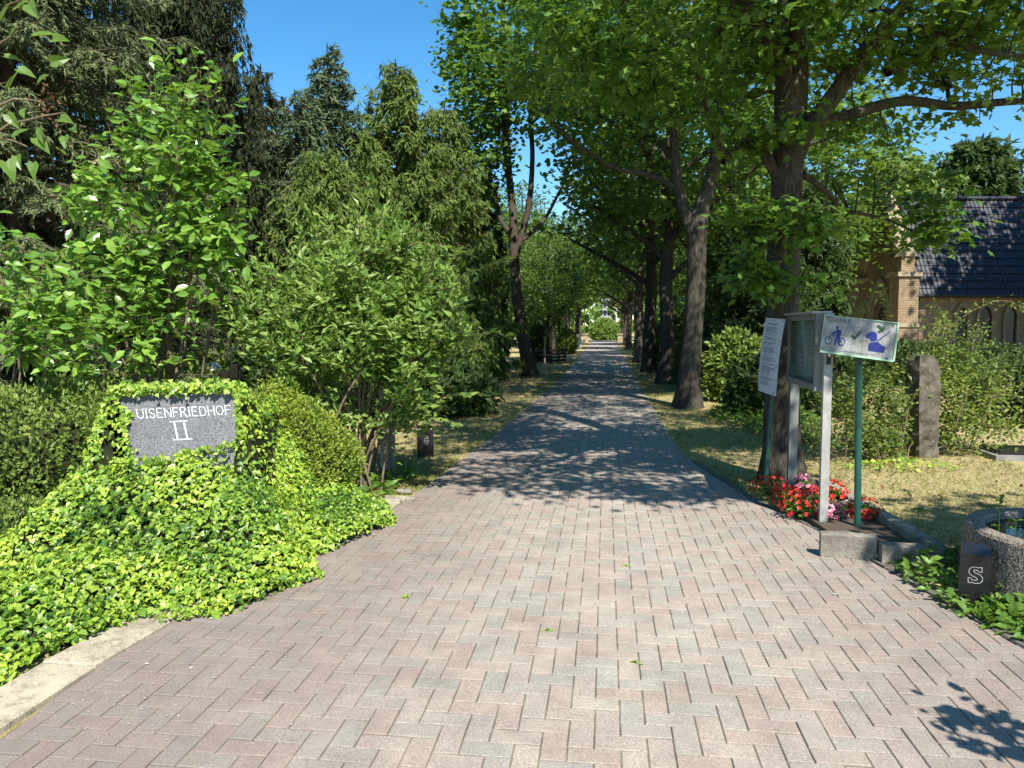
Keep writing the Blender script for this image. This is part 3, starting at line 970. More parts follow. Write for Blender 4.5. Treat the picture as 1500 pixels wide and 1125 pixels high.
# background broadleaf trees beyond the graves
bgt = copy_tree(proto, (8.2, 31, 0), 1.0, (1.1, 1.1, 1.0), 'leafy tree in the dense wood beyond the graves on the right', 'background trees on the right')
for x, y, s in ((5.6, 24, .62), (7.0, 38, .9), (6.0, 47, 1.0), (11, 46, .85), (7.5, 58, 1.05), (13, 60, .9), (6, 70, 1.1), (12, 72, 1.2), (9, 90, 1.3)):
    copy_tree(proto, (x, y, 0), x * 3 + y, s, 'leafy tree in the dense wood beyond the graves on the right', 'background trees on the right')
for x, y, s in ((-7.5, 38, .75), (-7.5, 48, .9), (-6.5, 60, 1.05), (-12, 42, 1.0), (-12, 56, 1.1), (-7, 74, 1.1), (-18, 48, 1.1), (-16, 66, 1.2), (-24, 42, 1.1), (-8, 92, 1.2), (-30, 52, 1.2)):
    copy_tree(proto, (x, y, 0), x * 3 + y, s, 'leafy tree in the dense wood beyond the graves on the left', 'background trees on the left')
for x, y, s in ((-5.2, 108, 1.0), (5.0, 110, 1.05), (10, 112, 1.2), (-10, 112, 1.2)):
    copy_tree(proto, (x, y, 0), x * 3 + y, s, 'leafy tree closing the far end of the avenue', 'trees at the end of the avenue')
def thicket(name, label, n_, xr_, yr_, h, size, seed, mat):
    r = np.random.default_rng(seed)
    P_ = np.c_[r.uniform(*xr_, n_), r.uniform(*yr_, n_), np.zeros(n_)]
    top = h * (.7 + .3 * np.sin(P_[:, 0] * .9 + seed) * np.sin(P_[:, 1] * .7 + P_[:, 0] * .23))
    P_[:, 2] = top * r.random(n_) ** .8
    g = G(); leafy(g, P_, r.normal(size=(n_, 3)), np.array((0, -.3, .6)) + r.normal(size=(n_, 3)) * .6, size * r.uniform(.6, 1.4, n_), OVATE2)
    return tag(g.alone(name, M[mat], (sum(xr_) / 2, yr_[0], 0)), label, 'undergrowth', kind='stuff')


thicket('undergrowth', 'dense far undergrowth closing the view left of the avenue', 9000, (-60, -3.6), (66, 76), 6.5, .8, 201, 'maple_far')
thicket('undergrowth', 'shady undergrowth between the trees on the left', 6000, (-34, -5.5), (30, 36), 3.6, .5, 202, 'thuja')
thicket('undergrowth', 'dense far undergrowth closing the view right of the avenue', 8000, (2.9, 55), (64, 74), 5.5, .8, 203, 'maple_far')
thicket('undergrowth', 'distant wood left of the gap at the end of the avenue', 5000, (-70, -1.3), (128, 140), 15, 1.4, 205, 'maple_far')
thicket('undergrowth', 'distant wood right of the gap at the end of the avenue', 5000, (1.0, 80), (128, 140), 15, 1.4, 206, 'maple_far')
thicket('undergrowth', 'shady undergrowth between the trees on the right', 5000, (4.2, 30), (42, 47), 3.4, .5, 204, 'thuja')
# trees just outside the right of the frame: they shade the chapel and the graves
for x, y, s, lab in ((15.9, 26.0, (.70, .70, .74), 'tree beyond the right edge that shades the chapel roof'), (22.0, 18.6, (1.75, 1.75, 1.75), 'tall tree beyond the right edge that shades the chapel eaves'), (20.0, 21.4, (1.6, 1.6, 1.6), 'second tall tree beyond the right edge that shades the chapel ridge'), (17.2, 25.0, (.75, .75, .8), 'tree beyond the right edge that shades the chapel wall'), (11.0, 12.5, (.5, .5, .6), 'tree beyond the right edge that shades the grave slab')):
    copy_tree(proto, (x, y, 0), 2.0 + x, s, lab, 'trees outside the right edge')


# ------------------------------------------------------------------ conifers
def conifer(name, base, H, prof, label, seed, mat, nb=120, z0=.6, droop=.35, tipup=.15, br_step=.12, br_len=.35, hang=.3, nl=.085, per=9, group=None, bark='bark_dark',
            tpl=NEEDLE, rtrunk=.2, cat='tree', wid=1.0, tier=None, fat=1.0):
    rng = np.random.default_rng(seed)
    base = np.asarray(base, float)
    root = thing(name, base, label, cat, group)
    g = G()
    tz = np.linspace(0, H, 16)
    g.tube(np.c_[base[0] + .06 * np.sin(tz * .5), base[1] + .05 * np.cos(tz * .7), base[2] + tz], rtrunk * (1 - tz / H * .93), 9)
    g.build('trunk', M[bark], root, True)
    w = G()
    P = []; D = []; Nn = []
    for i in range(nb):
        u = (i + rng.random()) / nb
        z = z0 + (H - z0 - .1) * u ** 1.15
        if tier: z = z0 + round((z - z0) / tier) * tier + rng.normal() * tier * .12
        z = min(max(z, z0), H - .1)
        L = prof(z / H) * rng.uniform(.72, 1.12)
        if L < .08: L = .08
        a = rng.random() * 2 * math.pi
        e = np.array((math.cos(a), math.sin(a), 0))
        t = np.linspace(0, 1, 7)
        dz = -droop * L * t ** 1.5 + tipup * L * t ** 4 + .12 * L * t
        p = base + np.array((0, 0, z)) + e * (L * t)[:, None] + np.c_[np.zeros(7), np.zeros(7), dz]
        p += rng.normal(size=p.shape) * .02 * L; 
        w.tube(p, np.linspace(.012 + .012 * L, .004, 7), 4)
        nbr = max(3, int(L / br_step))
        ts = rng.uniform(.18, 1.0, nbr)
        side = np.cross(e, (0, 0, 1))
        for tt in ts:
            q = p[0] * 0
            kk = min(5, int(tt * 6)); f = tt * 6 - kk
            q = p[kk] * (1 - f) + p[kk + 1] * f
            s = 1 if rng.random() < .5 else -1
            bl = br_len * (.45 + .75 * (1 - tt)) * rng.uniform(.6, 1.3) * min(1, .45 + L * .4)
            d = unit(e * .55 + side * s * rng.uniform(.2, 1.0) * wid + np.array((0, 0, -hang * rng.uniform(.5, 1.5) + .1)))
            m = max(3, int(per * bl / br_len))
            u2 = rng.random(m)
            bend = np.c_[np.zeros(m), np.zeros(m), -hang * .5 * u2 ** 2 * bl]
            P.append(q + d * (u2 * bl)[:, None] + bend)
            dd = d * .8 + rng.normal(size=(m, 3)) * .6 + np.array((0, 0, -hang * .5))
            D.append(dd)
            Nn.append(np.array((0, 0, .4)) + np.array(SUN_DIR) * .7 + rng.normal(size=(m, 3)) * .6)
    w.build('boughs', M[bark], root)
    P = np.concatenate(P); D = np.concatenate(D); Nn = np.concatenate(Nn)
    g = G()
    T = (tpl[0] * np.array((1, fat, 1)), tpl[1])
    leafy(g, P, D, Nn, nl * rng.uniform(.7, 1.3, len(P)), T)
    g.build('foliage', M[mat], root)
    return root


cone = lambda R, p=.9: (lambda t: R * (1 - t) ** p + .05)
gp = lambda px_, Y: np.array((at(px_, 480, Y)[0], Y, 0.0))
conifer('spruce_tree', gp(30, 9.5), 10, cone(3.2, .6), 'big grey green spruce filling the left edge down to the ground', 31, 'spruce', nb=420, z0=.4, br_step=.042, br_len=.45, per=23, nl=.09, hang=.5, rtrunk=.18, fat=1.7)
conifer('spruce_tree', gp(70, 15.5), 13, cone(3.6, .6), 'shaded spruce standing behind the big grey green spruce', 46, 'spruce_shaded', nb=260, z0=.4, br_step=.09, br_len=.6, per=13, nl=.17, hang=.5, fat=2.0)
conifer('weeping_spruce', gp(262, 14), 12.5, lambda t: 2.3 * (1 - t) ** .55 + .05, 'tall dark spruce with curtains of hanging twigs against the sky', 32, 'spruce_shaded', nb=340, z0=1.2, br_step=.045, br_len=.8, per=24, nl=.13, hang=1.5, droop=.3, rtrunk=.26, fat=2.0)
conifer('spruce_tree', gp(392, 21), at(385, 92, 21)[2], cone(3.0, .7), 'dark pointed spruce right of the weeping spruce', 33, 'spruce_shaded', nb=210, br_step=.08, br_len=.5, per=18, nl=.18, hang=.8, fat=2)
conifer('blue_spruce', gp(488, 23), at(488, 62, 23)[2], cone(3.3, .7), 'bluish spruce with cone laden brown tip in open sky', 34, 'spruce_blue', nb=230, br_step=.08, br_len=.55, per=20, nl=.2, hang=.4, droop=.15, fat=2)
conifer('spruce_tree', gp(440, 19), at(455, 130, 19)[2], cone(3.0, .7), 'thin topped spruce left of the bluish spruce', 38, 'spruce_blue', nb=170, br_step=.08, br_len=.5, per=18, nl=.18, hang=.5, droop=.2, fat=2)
conifer('cypress_tree', gp(585, 17), at(597, 85, 17)[2], lambda t: 2.25 * (1 - t) ** .6 + .05, 'feathery yellow green cypress rising to a loose crown in the sky', 35, 'cypress', nb=300, z0=.4, br_step=.06, br_len=.4, per=20, nl=.155, fat=.8, hang=.9, droop=.1, tipup=.3, tpl=FROND, rtrunk=.15)
conifer('cypress_tree', gp(480, 15.5), at(500, 215, 15.5)[2], lambda t: 2.0 * (1 - t) ** .5 + .05, 'broad lower cypress behind the big leafy shrub', 36, 'cypress', nb=240, z0=.4, br_step=.06, br_len=.4, per=14, nl=.17, fat=.85, hang=.9, droop=.1, tipup=.3, tpl=FROND, rtrunk=.15)
conifer('cypress_tree', gp(655, 22), at(665, 150, 22)[2], lambda t: 2.1 * (1 - t) ** .5 + .05, 'cypress with hanging sprays in the shade of the leaning maple', 37, 'cypress', nb=250, z0=.4, br_step=.06, br_len=.4, per=16, nl=.17, fat=.85, hang=1.1, droop=.2, tipup=.2, tpl=FROND, rtrunk=.15)
conifer('thuja_tree', gp(708, 27), at(715, 260, 27)[2], lambda t: 1.1 * (1 - t) ** .4 + .05, 'dark columnar thuja directly left of the leaning maple trunk', 39, 'thuja', nb=220, z0=.3, br_step=.06, br_len=.35, per=15, nl=.19, fat=.9, hang=.6, droop=-.2, tipup=.3, tpl=FROND, rtrunk=.12)
conifer('thuja_tree', gp(345, 16.5), at(345, 240, 16.5)[2], lambda t: 1.5 * (1 - t) ** .5 + .05, 'shaded thuja at the foot of the weeping spruce', 40, 'thuja', nb=220, z0=.3, br_step=.07, br_len=.4, per=15, nl=.19, fat=.9, hang=.6, droop=.1, tpl=FROND, rtrunk=.14)
# right-hand evergreens
conifer('yew_tree', gp(1188, 21), at(1200, 265, 21)[2], lambda t: 1.05 * (1 - t) ** .4 + .05, 'tall dark yew standing left of the chapel gable', 41, 'thuja', nb=260, z0=.2, br_step=.06, br_len=.4, per=15, nl=.19, fat=.9, hang=.5, droop=-.1, tipup=.3, tpl=FROND, rtrunk=.14)
conifer('yew_tree', gp(1105, 19), at(1100, 330, 19)[2], lambda t: 1.35 * (1 - t) ** .4 + .05, 'dark yew between the two nearest maple trunks', 42, 'thuja', nb=220, z0=.2, br_step=.06, br_len=.4, per=15, nl=.19, fat=.9, hang=.5, droop=-.1, tipup=.3, tpl=FROND, rtrunk=.14)
conifer('cypress_tree', gp(1068, 25), at(1070, 300, 25)[2], lambda t: 1.6 * (1 - t) ** .5 + .05, 'pale green cypress behind the dark yew', 43, 'cypress', nb=220, z0=.3, br_step=.07, br_len=.4, per=13, nl=.2, fat=.9, hang=.6, droop=.1, tpl=FROND, rtrunk=.14)
conifer('yew_tree', gp(1420, 41), at(1400, 205, 41)[2], lambda t: 4.2 * (1 - t) ** .5 + .05, 'broad dark yew rising behind the chapel ridge', 44, 'thuja', nb=300, z0=2, br_step=.11, br_len=.8, per=10, nl=.46, hang=.4, droop=-.2, tpl=FROND, rtrunk=.3)
conifer('yew_tree', gp(1310, 38), at(1310, 230, 38)[2], lambda t: 3.4 * (1 - t) ** .5 + .05, 'lighter yew left of the broad one behind the chapel', 45, 'yew', nb=260, z0=2, br_step=.11, br_len=.8, per=10, nl=.44, hang=.4, droop=-.2, tpl=FROND, rtrunk=.3)


# ------------------------------------------------------------------ shrubs
def shrub(name, base, stems, ells, n2, n3, per, size, tpl, label, seed, mat, spread=.1, flat=.7, droop=.15, tilt=.6, height=.5, rstem=.018, lift=.06, cat='shrub', keep=None,
          r2=.012, r3=.006, group=None, stem='stem', along=(.25, 1.05), under=0, baser=.12, shoots=0, shoot_len=.3):
    rng = np.random.default_rng(seed)
    root = thing(name, base, label, cat, group)
    base = np.asarray(base, float)
    limbs = []
    ends = sample_ell(ells, stems, rng, .1)
    for e in ends:
        s = base + np.array((rng.normal() * baser, rng.normal() * baser, 0))
        if under: s[:2] += (e[:2] - s[:2]) * under
        mid = s + (e - s) * .5; mid[2] += .12 * np.linalg.norm(e - s); mid[:2] += rng.normal(size=2) * .05
        limbs.append(smooth_line([(*s, rstem), (*mid, rstem * .75), (*e, rstem * .3)], 12))
    wood, tw = grow(limbs, ells, n2, n3, rng, r2, r3, height, lift, keep, 4)
    if shoots:
        cen = np.average(np.asarray(ells)[:, :3], axis=0, weights=np.asarray(ells)[:, 3])
        out = np.linalg.norm((tw[:, 3] - cen) / (1, 1, .8), axis=1) + rng.random(len(tw)) * .35
        ex_ = []
        for q_ in tw[np.argsort(-out)[:shoots]]:
            d_ = unit(unit(q_[3] - cen) * .7 + np.array((0, 0, .75)) + rng.normal(size=3) * .25)
            L_ = shoot_len * rng.uniform(.5, 1.3)
            p_ = curve(q_[3], q_[3] + d_ * L_, .05 * L_, 4, .015 * L_, rng)
            wood.append((p_, np.linspace(r3 * .9, r3 * .3, 4), 3)); ex_.append(p_)
        tw = np.concatenate([tw, np.array(ex_)])
    V, F = wood_mesh([(p, r, min(s, 5)) for p, r, s in wood])
    mk('stems', V, F, M[stem], root, True)
    g = G()
    spray_leaves(g, tw, per, size, tpl, rng, spread, flat, droop, tilt, along, face=.8)
    g.build('foliage', M[mat], root)
    return root


bs = ground(520, 716)
YS = bs[1]
shrub('leafy_shrub', bs, 46, [E(520, 490, YS, 1.0, .8, .55, 1.0), E(530, 405, YS, .62, .6, .42, .9), E(590, 485, YS - .1, .6, .6, .48, .9), E(445, 470, YS - .1, .62, .55, .48, .9),
                              E(612, 565, YS - .2, .36, .42, .28, .6), E(548, 345, YS, .22, .3, .26, .6), E(445, 520, YS - .3, .5, .5, .25, .8), E(595, 430, YS, .45, .5, .28, .8), E(568, 622, YS - .1, .26, .3, .22, .7), E(470, 600, YS - .25, .35, .3, .2, .7)],
      150, 1250, 14, .085, (OVATE2[0] * np.array((1, .8, 1)), OVATE2[1]), 'large fresh green shrub with bare lower stems beside the path', 51, 'shrub', spread=.06, flat=.9, droop=-.35, tilt=.75, height=.6, rstem=.013, shoots=240, shoot_len=.24, keep=lambda p: (p[:, 2] > .55) & (wob(p, 71, 1.0, 3.2) > -.55))

# long arching shoots that leave its outline
rng = np.random.default_rng(77)
root = [o for o in COL.objects if o.name == 'leafy_shrub'][0]
g = G(); gl = G()
for (a, b) in (((640, 430), (745, 380)), ((650, 500), (740, 492)), ((640, 520), (705, 505)), ((600, 360), (690, 375)), ((560, 330), (545, 265)), ((620, 600), (690, 580)), ((470, 350), (440, 300)), ((600, 620), (665, 622))):
    p = curve(at(a[0], a[1], YS - .2), at(b[0], b[1], YS - .3), .05, 8, .008, rng)
    g = G(); g.tube(p, np.linspace(.006, .002, 8), 4); sh_ = g.build('shoot', M['stem'], root); gl = G()
    t = np.linspace(.1, 1, 22); q = np.array([np.interp(t, np.linspace(0, 1, 8), p[:, c]) for c in range(3)]).T
    d = unit(p[-1] - p[0])
    s = np.where(np.arange(22) % 2 == 0, 1, -1)[:, None] * np.cross(d, (0, 0, 1))
    leafy(gl, q, d * .6 + s * .7 + rng.normal(size=(22, 3)) * .2, np.array((0, 0, 1)) + rng.normal(size=(22, 3)) * .4, .095, OVATE6)
    gl.build('shoot_foliage', M['shrub'], sh_)

YB = 6.9
bb = np.array((at(235, 560, YB)[0], YB, 0))
shrub('broad_leaved_shrub', bb, 16, [E(235, 300, YB, .85, .6, .75, 1), E(270, 210, YB, .5, .5, .45, .8), E(150, 420, YB - .2, .7, .5, .5, 1), E(290, 400, YB, .6, .5, .6, .9), E(225, 155, YB, .2, .25, .2, .6), E(330, 250, YB, .3, .3, .35, .6), E(180, 500, YB - .3, .7, .4, .3, .8)],
      60, 470, 7, .118, OVATE6, 'tall glossy broad leaved shrub rising behind the granite name stone', 52, 'broad', spread=.10, flat=.9, droop=.25, tilt=.85, shoots=60, shoot_len=.35, height=1.0, rstem=.02, r2=.014, r3=.006)
rng = np.random.default_rng(57)
root = [o for o in COL.objects if o.name == 'broad_leaved_shrub'][0]
g = G(); pp = np.array([at(155 + rng.normal() * 13, 238 + rng.normal() * 3.5, YB - .35) for _ in range(120)])
leafy(g, pp, rng.normal(size=(120, 3)), rng.normal(size=(120, 3)), .022, OVATE2); g.build('faded_flower_head', M['petal_pale'], root)['kind'] = 'stuff'
YR = 5.6
bb = np.array((at(20, 560, YR)[0], YR, 0))
shrub('broad_leaved_shrub', bb, 9, [E(30, 450, YR, .5, .4, .5, 1), E(90, 500, YR, .4, .4, .35, 1), E(10, 370, YR, .3, .3, .2, .7)], 22, 120, 6, .10, OVATE6,
      'looser light green shrub at the left edge above the clipped hedge', 53, 'broad', spread=.08, height=.9, rstem=.012, r2=.01, r3=.005)


# lilac bough hanging into the top left corner: every leaf a part
rng = np.random.default_rng(54)
YLi = 2.75
lroot = thing('lilac_shrub', (at(-160, 600, YLi)[0], YLi, 0), 'lilac bough with large heart shaped leaves hanging in the top left corner', 'shrub')
st = smooth_line([(*ground(-420, 1150), .03), (*at(-200, 500, YLi), .022), (*at(-60, 150, YLi), .016), (*at(10, -60, YLi), .010), (*at(30, -200, YLi), .006)], 24)
g = G(); g.tube(st[:, :3], st[:, 3], 7)
shoots = []
for a, b in (((-60, 150), (25, 40)), ((-60, 190), (60, 150)), ((-90, 250), (95, 165)), ((-70, 120), (30, 0)), ((-80, 230), (40, 215)), ((-90, 260), (10, 120))):
    p = curve(at(a[0], a[1], YLi), at(b[0], b[1], YLi + rng.uniform(-.12, .12)), .04, 8, .008, rng)
    g.tube(p, np.linspace(.008, .003, 8), 5); shoots.append(p)
g.build('stems', M['stem'], lroot, True)
hb = None
T, F = HEART
heart = mesh_data('leaf', T * np.array((1, .8, 1)), [np.array(F)], M['lilac'])
spots = [(22, 15, 40), (38, 5, -10), (20, 60, 30), (45, 55, 10), (8, 85, 0), (70, 95, 20), (15, 130, 40), (60, 125, 35), (35, 160, -60), (62, 185, -70), (85, 170, -25), (112, 180, -35), (20, 195, 30),
         (48, 240, -80), (30, 225, -60), (95, 195, -70), (10, 165, -30), (75, 60, -15), (5, 30, 60), (50, 205, -40), (25, 100, -30), (5, 235, -70)]
for u, v, ang in spots:
    p = at(u + rng.normal() * 3, v + rng.normal() * 3, YLi + rng.uniform(-.15, .15))
    a = math.radians(ang + rng.normal() * 12)
    D = Vector((math.cos(a), -.25 + rng.normal() * .3, math.sin(a))).normalized()
    Nv = Vector((rng.normal() * .4, -.75, .65 + rng.normal() * .3)); S = Nv.cross(D).normalized(); Nv = D.cross(S)
    s = rng.uniform(.06, .09)
    from mathutils import Matrix
    o = bpy.data.objects.new('leaf', heart); COL.objects.link(o); o.parent = lroot
    m = Matrix((D, S, Nv)).transposed().to_4x4(); m = Matrix.Translation(Vector(p) - lroot.location) @ m @ Matrix.Scale(s, 4)
    o.matrix_local = m
g = G()
pp = np.array([at(70 + rng.normal() * 14, 150 + rng.normal() * 16, YLi + rng.normal() * .03) for _ in range(90)])
leafy(g, pp, rng.normal(size=(90, 3)), rng.normal(size=(90, 3)), .016, OVATE2)
g.build('dried_flower_head', M['dead'], lroot)['kind'] = 'stuff'


def clipped(name, base, ells, n, size, label, seed, mat, lump=.12, tpl=OVATE2, cat='shrub', core=.80, group=None, tuft=.0):
    """dense clipped evergreen: leaves over a lumpy body with a solid dark core added inside"""
    rng = np.random.default_rng(seed)
    root = thing(name, base, label, cat, group)
    g = G(); gc = G()
    E_ = np.asarray(ells, float)
    area = (E_[:, 3] * E_[:, 4] + E_[:, 3] * E_[:, 5] + E_[:, 4] * E_[:, 5])
    for e, a in zip(E_, area / area.sum()):
        m = int(n * a)
        d = unit(rng.normal(size=(m, 3)))
        r = 1 + wob(d, seed + 3, lump, 3.0) + wob(d, seed + 5, lump * .8, 9.0)
        depth = rng.random(m) ** 2 * .30 - .10 * rng.random(m) ** 3 - .05 * (wob(d, seed + 8, 1.0, 22.0) > .35)
        P = e[:3] + d * e[3:6] * (r - depth)[:, None]
        ok = P[:, 2] > .01
        nrm = unit(d / e[3:6])
        tang = rng.normal(size=(m, 3))
        D = unit(nrm * .55 + tang * .5 + np.array((0, 0, .25)))
        Nn = unit(nrm * .6 + rng.normal(size=(m, 3)) * .55 + np.array((0, 0, .15)) + np.array(SUN_DIR) * .5)
        leafy(g, P[ok], D[ok], Nn[ok], size * rng.uniform(.7, 1.35, ok.sum()), tpl)
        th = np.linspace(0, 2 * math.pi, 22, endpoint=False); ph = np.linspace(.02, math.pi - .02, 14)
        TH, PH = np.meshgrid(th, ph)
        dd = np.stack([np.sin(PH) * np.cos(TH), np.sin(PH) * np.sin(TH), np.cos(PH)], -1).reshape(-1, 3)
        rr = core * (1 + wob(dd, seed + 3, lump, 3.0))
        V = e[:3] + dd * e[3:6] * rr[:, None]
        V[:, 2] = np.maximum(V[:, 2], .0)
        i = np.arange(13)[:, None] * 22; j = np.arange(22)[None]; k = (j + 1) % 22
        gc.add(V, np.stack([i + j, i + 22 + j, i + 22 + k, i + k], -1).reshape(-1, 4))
    gc.build('dark_core', M['core'], root, True)  # solid dark body added to block the view through the leaves
    g.build('foliage', M[mat], root)
    return root


hx = ground(40, 850)
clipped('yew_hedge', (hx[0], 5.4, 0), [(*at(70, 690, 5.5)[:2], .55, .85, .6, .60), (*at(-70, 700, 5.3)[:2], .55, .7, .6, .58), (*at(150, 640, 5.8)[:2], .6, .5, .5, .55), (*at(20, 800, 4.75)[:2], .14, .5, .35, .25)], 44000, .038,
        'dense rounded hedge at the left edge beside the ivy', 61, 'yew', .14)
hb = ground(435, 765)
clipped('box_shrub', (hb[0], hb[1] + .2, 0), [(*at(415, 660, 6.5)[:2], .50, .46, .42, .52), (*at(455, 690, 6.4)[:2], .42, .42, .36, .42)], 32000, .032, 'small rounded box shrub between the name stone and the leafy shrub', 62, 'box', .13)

# ------------------------------------------------------------------ ivy covered stone with the name plaque
YP = 4.95
pc = [at(175, 581, YP - .08), at(341, 575, YP + .10), at(357, 690, YP - .02), at(197, 702, YP - .2)]      # corners TL TR BR BL, the lower part is under the ivy
pc = [np.array(p) for p in pc]
ex = unit(pc[1] - pc[0]); nrm = unit(np.cross(pc[3] - pc[0], pc[1] - pc[0]))
if nrm[1] > 0: nrm = -nrm
proot = thing('name_stone', ((pc[2] + pc[3]) / 2)[:2].tolist() + [0], 'grey granite name stone lettered in white, overgrown by ivy', 'sign')
g = G()
bk = [p - nrm * .07 for p in pc]
g.add(pc + bk, [(3, 2, 1, 0), (4, 5, 6, 7), (0, 1, 5, 4), (1, 2, 6, 5), (2, 3, 7, 6), (3, 0, 4, 7)])
g.build('plaque', M['plaque'], proot)
g = G()
cb = (pc[0] + pc[1] + pc[2] + pc[3]) / 4 - nrm * .30
ey = np.array((-nrm[0], -nrm[1], 0)); ey = unit(ey); exx = unit(np.cross(ey, (0, 0, 1)))
g.box((cb[0], cb[1], .50), (.66, .36, 1.0), (exx, ey, (0, 0, 1)))
g.build('plinth', M['gravestone'], proot)


def pq(u, v, w=.002):
    """u across, v down (0..1) on the plaque"""
    top = pc[0] + (pc[1] - pc[0]) * u
    bot = pc[3] + (pc[2] - pc[3]) * u
    return top + (bot - top) * v + nrm * w


STROKES = {
    'L': [[(0, 0), (0, 1), (.7, 1)]], 'U': [[(0, 0), (0, .7), (.12, .93), (.36, 1), (.6, .93), (.72, .7), (.72, 0)]], 'I': [[(.1, 0), (.1, 1)]],
    'S': [[(.62, .14), (.45, .02), (.25, 0), (.06, .1), (.02, .27), (.14, .43), (.45, .55), (.6, .7), (.56, .88), (.38, 1), (.15, .98), (0, .84)]],
    'E': [[(.62, 0), (0, 0), (0, 1), (.64, 1)], [(0, .48), (.5, .48)]], 'N': [[(0, 1), (0, 0), (.75, 1), (.75, 0)]], 'F': [[(.6, 0), (0, 0), (0, 1)], [(0, .48), (.48, .48)]],
    'R': [[(0, 1), (0, 0), (.4, 0), (.58, .1), (.58, .36), (.4, .48), (0, .48)], [(.3, .48), (.65, 1)]], 'D': [[(0, 0), (0, 1), (.38, 1), (.62, .86), (.74, .5), (.62, .14), (.38, 0), (0, 0)]],
    'H': [[(0, 0), (0, 1)], [(.72, 0), (.72, 1)], [(0, .48), (.72, .48)]],
    'O': [[(.4, 0), (.15, .1), (0, .38), (0, .62), (.15, .9), (.4, 1), (.65, .9), (.8, .62), (.8, .38), (.65, .1), (.4, 0)]],
    'a': [[(.45, .5), (.2, .42), (.02, .6), (.02, .85), (.2, 1), (.45, .85), (.45, .45), (.48, 1)]], 'n': [[(0, .42), (.02, 1)], [(.02, .6), (.2, .42), (.4, .5), (.42, 1)]],
    'k': [[(0, -.05), (.02, 1)], [(.42, .35), (.02, .72), (.45, 1.02)]], 'e': [[(0, .7), (.42, .68), (.38, .48), (.18, .42), (0, .62), (.05, .9), (.22, 1), (.45, .9)]],
}
SERIF = {'L': [(0, 0), (0, 1)], 'I': [(.1, 0), (.1, 1)], 'N': [(0, 1), (0, 0), (.75, 0)], 'F': [(0, 1)], 'R': [(0, 1), (.65, 1)], 'H': [(0, 0), (0, 1), (.72, 0), (.72, 1)], 'U': [(0, 0), (.72, 0)]}
WID = {'I': .2, 'N': .75, 'U': .72, 'D': .74, 'H': .72, 'O': .8, 'L': .7, 'E': .64, 'F': .6, 'R': .65, 'S': .62, 'a': .48, 'n': .42, 'k': .42, 'e': .45}


def stroke(g, pts, wd, fn):
    """flat ribbon along 2-D points, mapped by fn(u, v)"""
    pts = np.asarray(pts, float)
    for a, b in zip(pts[:-1], pts[1:]):
        d = unit(b - a); nn = np.array((-d[1], d[0])) * wd / 2; e = d * wd * .35
        q = [a - e - nn, b + e - nn, b + e + nn, a - e + nn]
        g.add([fn(*p) for p in q], [(0, 1, 2, 3)])


def letters(text, u0, v0, h, fn, wd, asp, gap=.28, serif=True, jitter=0):
    """one mesh per word; u, v scaled so that asp = width per height"""
    g = G(); u = u0
    for ch in text:
        if ch == ' ': u += h * asp * .5; continue
        f = lambda a, b, u=u: fn(u + a * h * asp, v0 + b * h)
        for s in STROKES[ch]: stroke(g, s, wd, f)
        if serif:
            for (sx, sy) in SERIF.get(ch, []): stroke(g, [(sx - .12, sy), (sx + .12, sy)], wd * .6, f)
        u += h * asp * (WID[ch] + gap)
    return g


hgt = np.linalg.norm(pc[3] - pc[0]); wdt = np.linalg.norm(pc[1] - pc[0])
asp = hgt / wdt
txt = 'LUISENFRIEDHOF'
tot = sum(WID[c] for c in txt) + .28 * (len(txt) - 1)
hh = .90 / (tot * asp)
hv = .112
letters(txt, .055, .165, hv, pq, .078, .90 / (tot * hv)).build('inscription', M['letter'], proot)
g = G()
for a, b in (((.40, .335), (.56, .335)), ((.41, .56), (.575, .56))): stroke(g, [a, b], .009, pq)
for a, b in (((.44, .335), (.447, .56)), ((.525, .335), (.535, .56))): stroke(g, [a, b], .013, pq)
g.build('numeral', M['letter'], proot)

# ivy: a heightfield body and leaves over it
IVYP = np.array([ground(*p)[:2] for p in ((-120, 1090), (0, 1012), (70, 965), (215, 912), (240, 922), (280, 908), (335, 905), (395, 878), (478, 846), (455, 822), (520, 795), (582, 768), (572, 745), (548, 735))]
                + [(-2.35, 7.0), (-2.75, 6.9), (-3.2, 6.2), (-4.6, 5.6), (-4.9, 4.0), (-3.6, 2.6)])


def in_poly(P, Q):
    x, y = P[:, 0], P[:, 1]; ins = np.zeros(len(P), bool)
    for (x1, y1), (x2, y2) in zip(Q, np.roll(Q, -1, 0)):
        c = ((y1 > y) != (y2 > y)) & (x < (x2 - x1) * (y - y1) / (y2 - y1 + 1e-12) + x1)
        ins ^= c
    return ins


def edge_dist(P, Q):
    d = np.full(len(P), 1e9)
    for a, b in zip(Q, np.roll(Q, -1, 0)):
        ab = b - a; t = np.clip(((P - a) @ ab) / (ab @ ab + 1e-12), 0, 1)
        d = np.minimum(d, np.linalg.norm(P - a - t[:, None] * ab, axis=1))
    return d


pm = (pc[0] + pc[1]) / 2                                # top middle of the plaque
fx_ = np.array((exx[0], exx[1])); fy_ = -np.array((ey[0], ey[1]))     # across (towards right), towards the viewer
if fx_[0] < 0: fx_ = -fx_
zb = (pc[2][2] + pc[3][2]) / 2 + .135


def sstep(a, b, x):
    t = np.clip((x - a) / (b - a), 0, 1); return t * t * (3 - 2 * t)


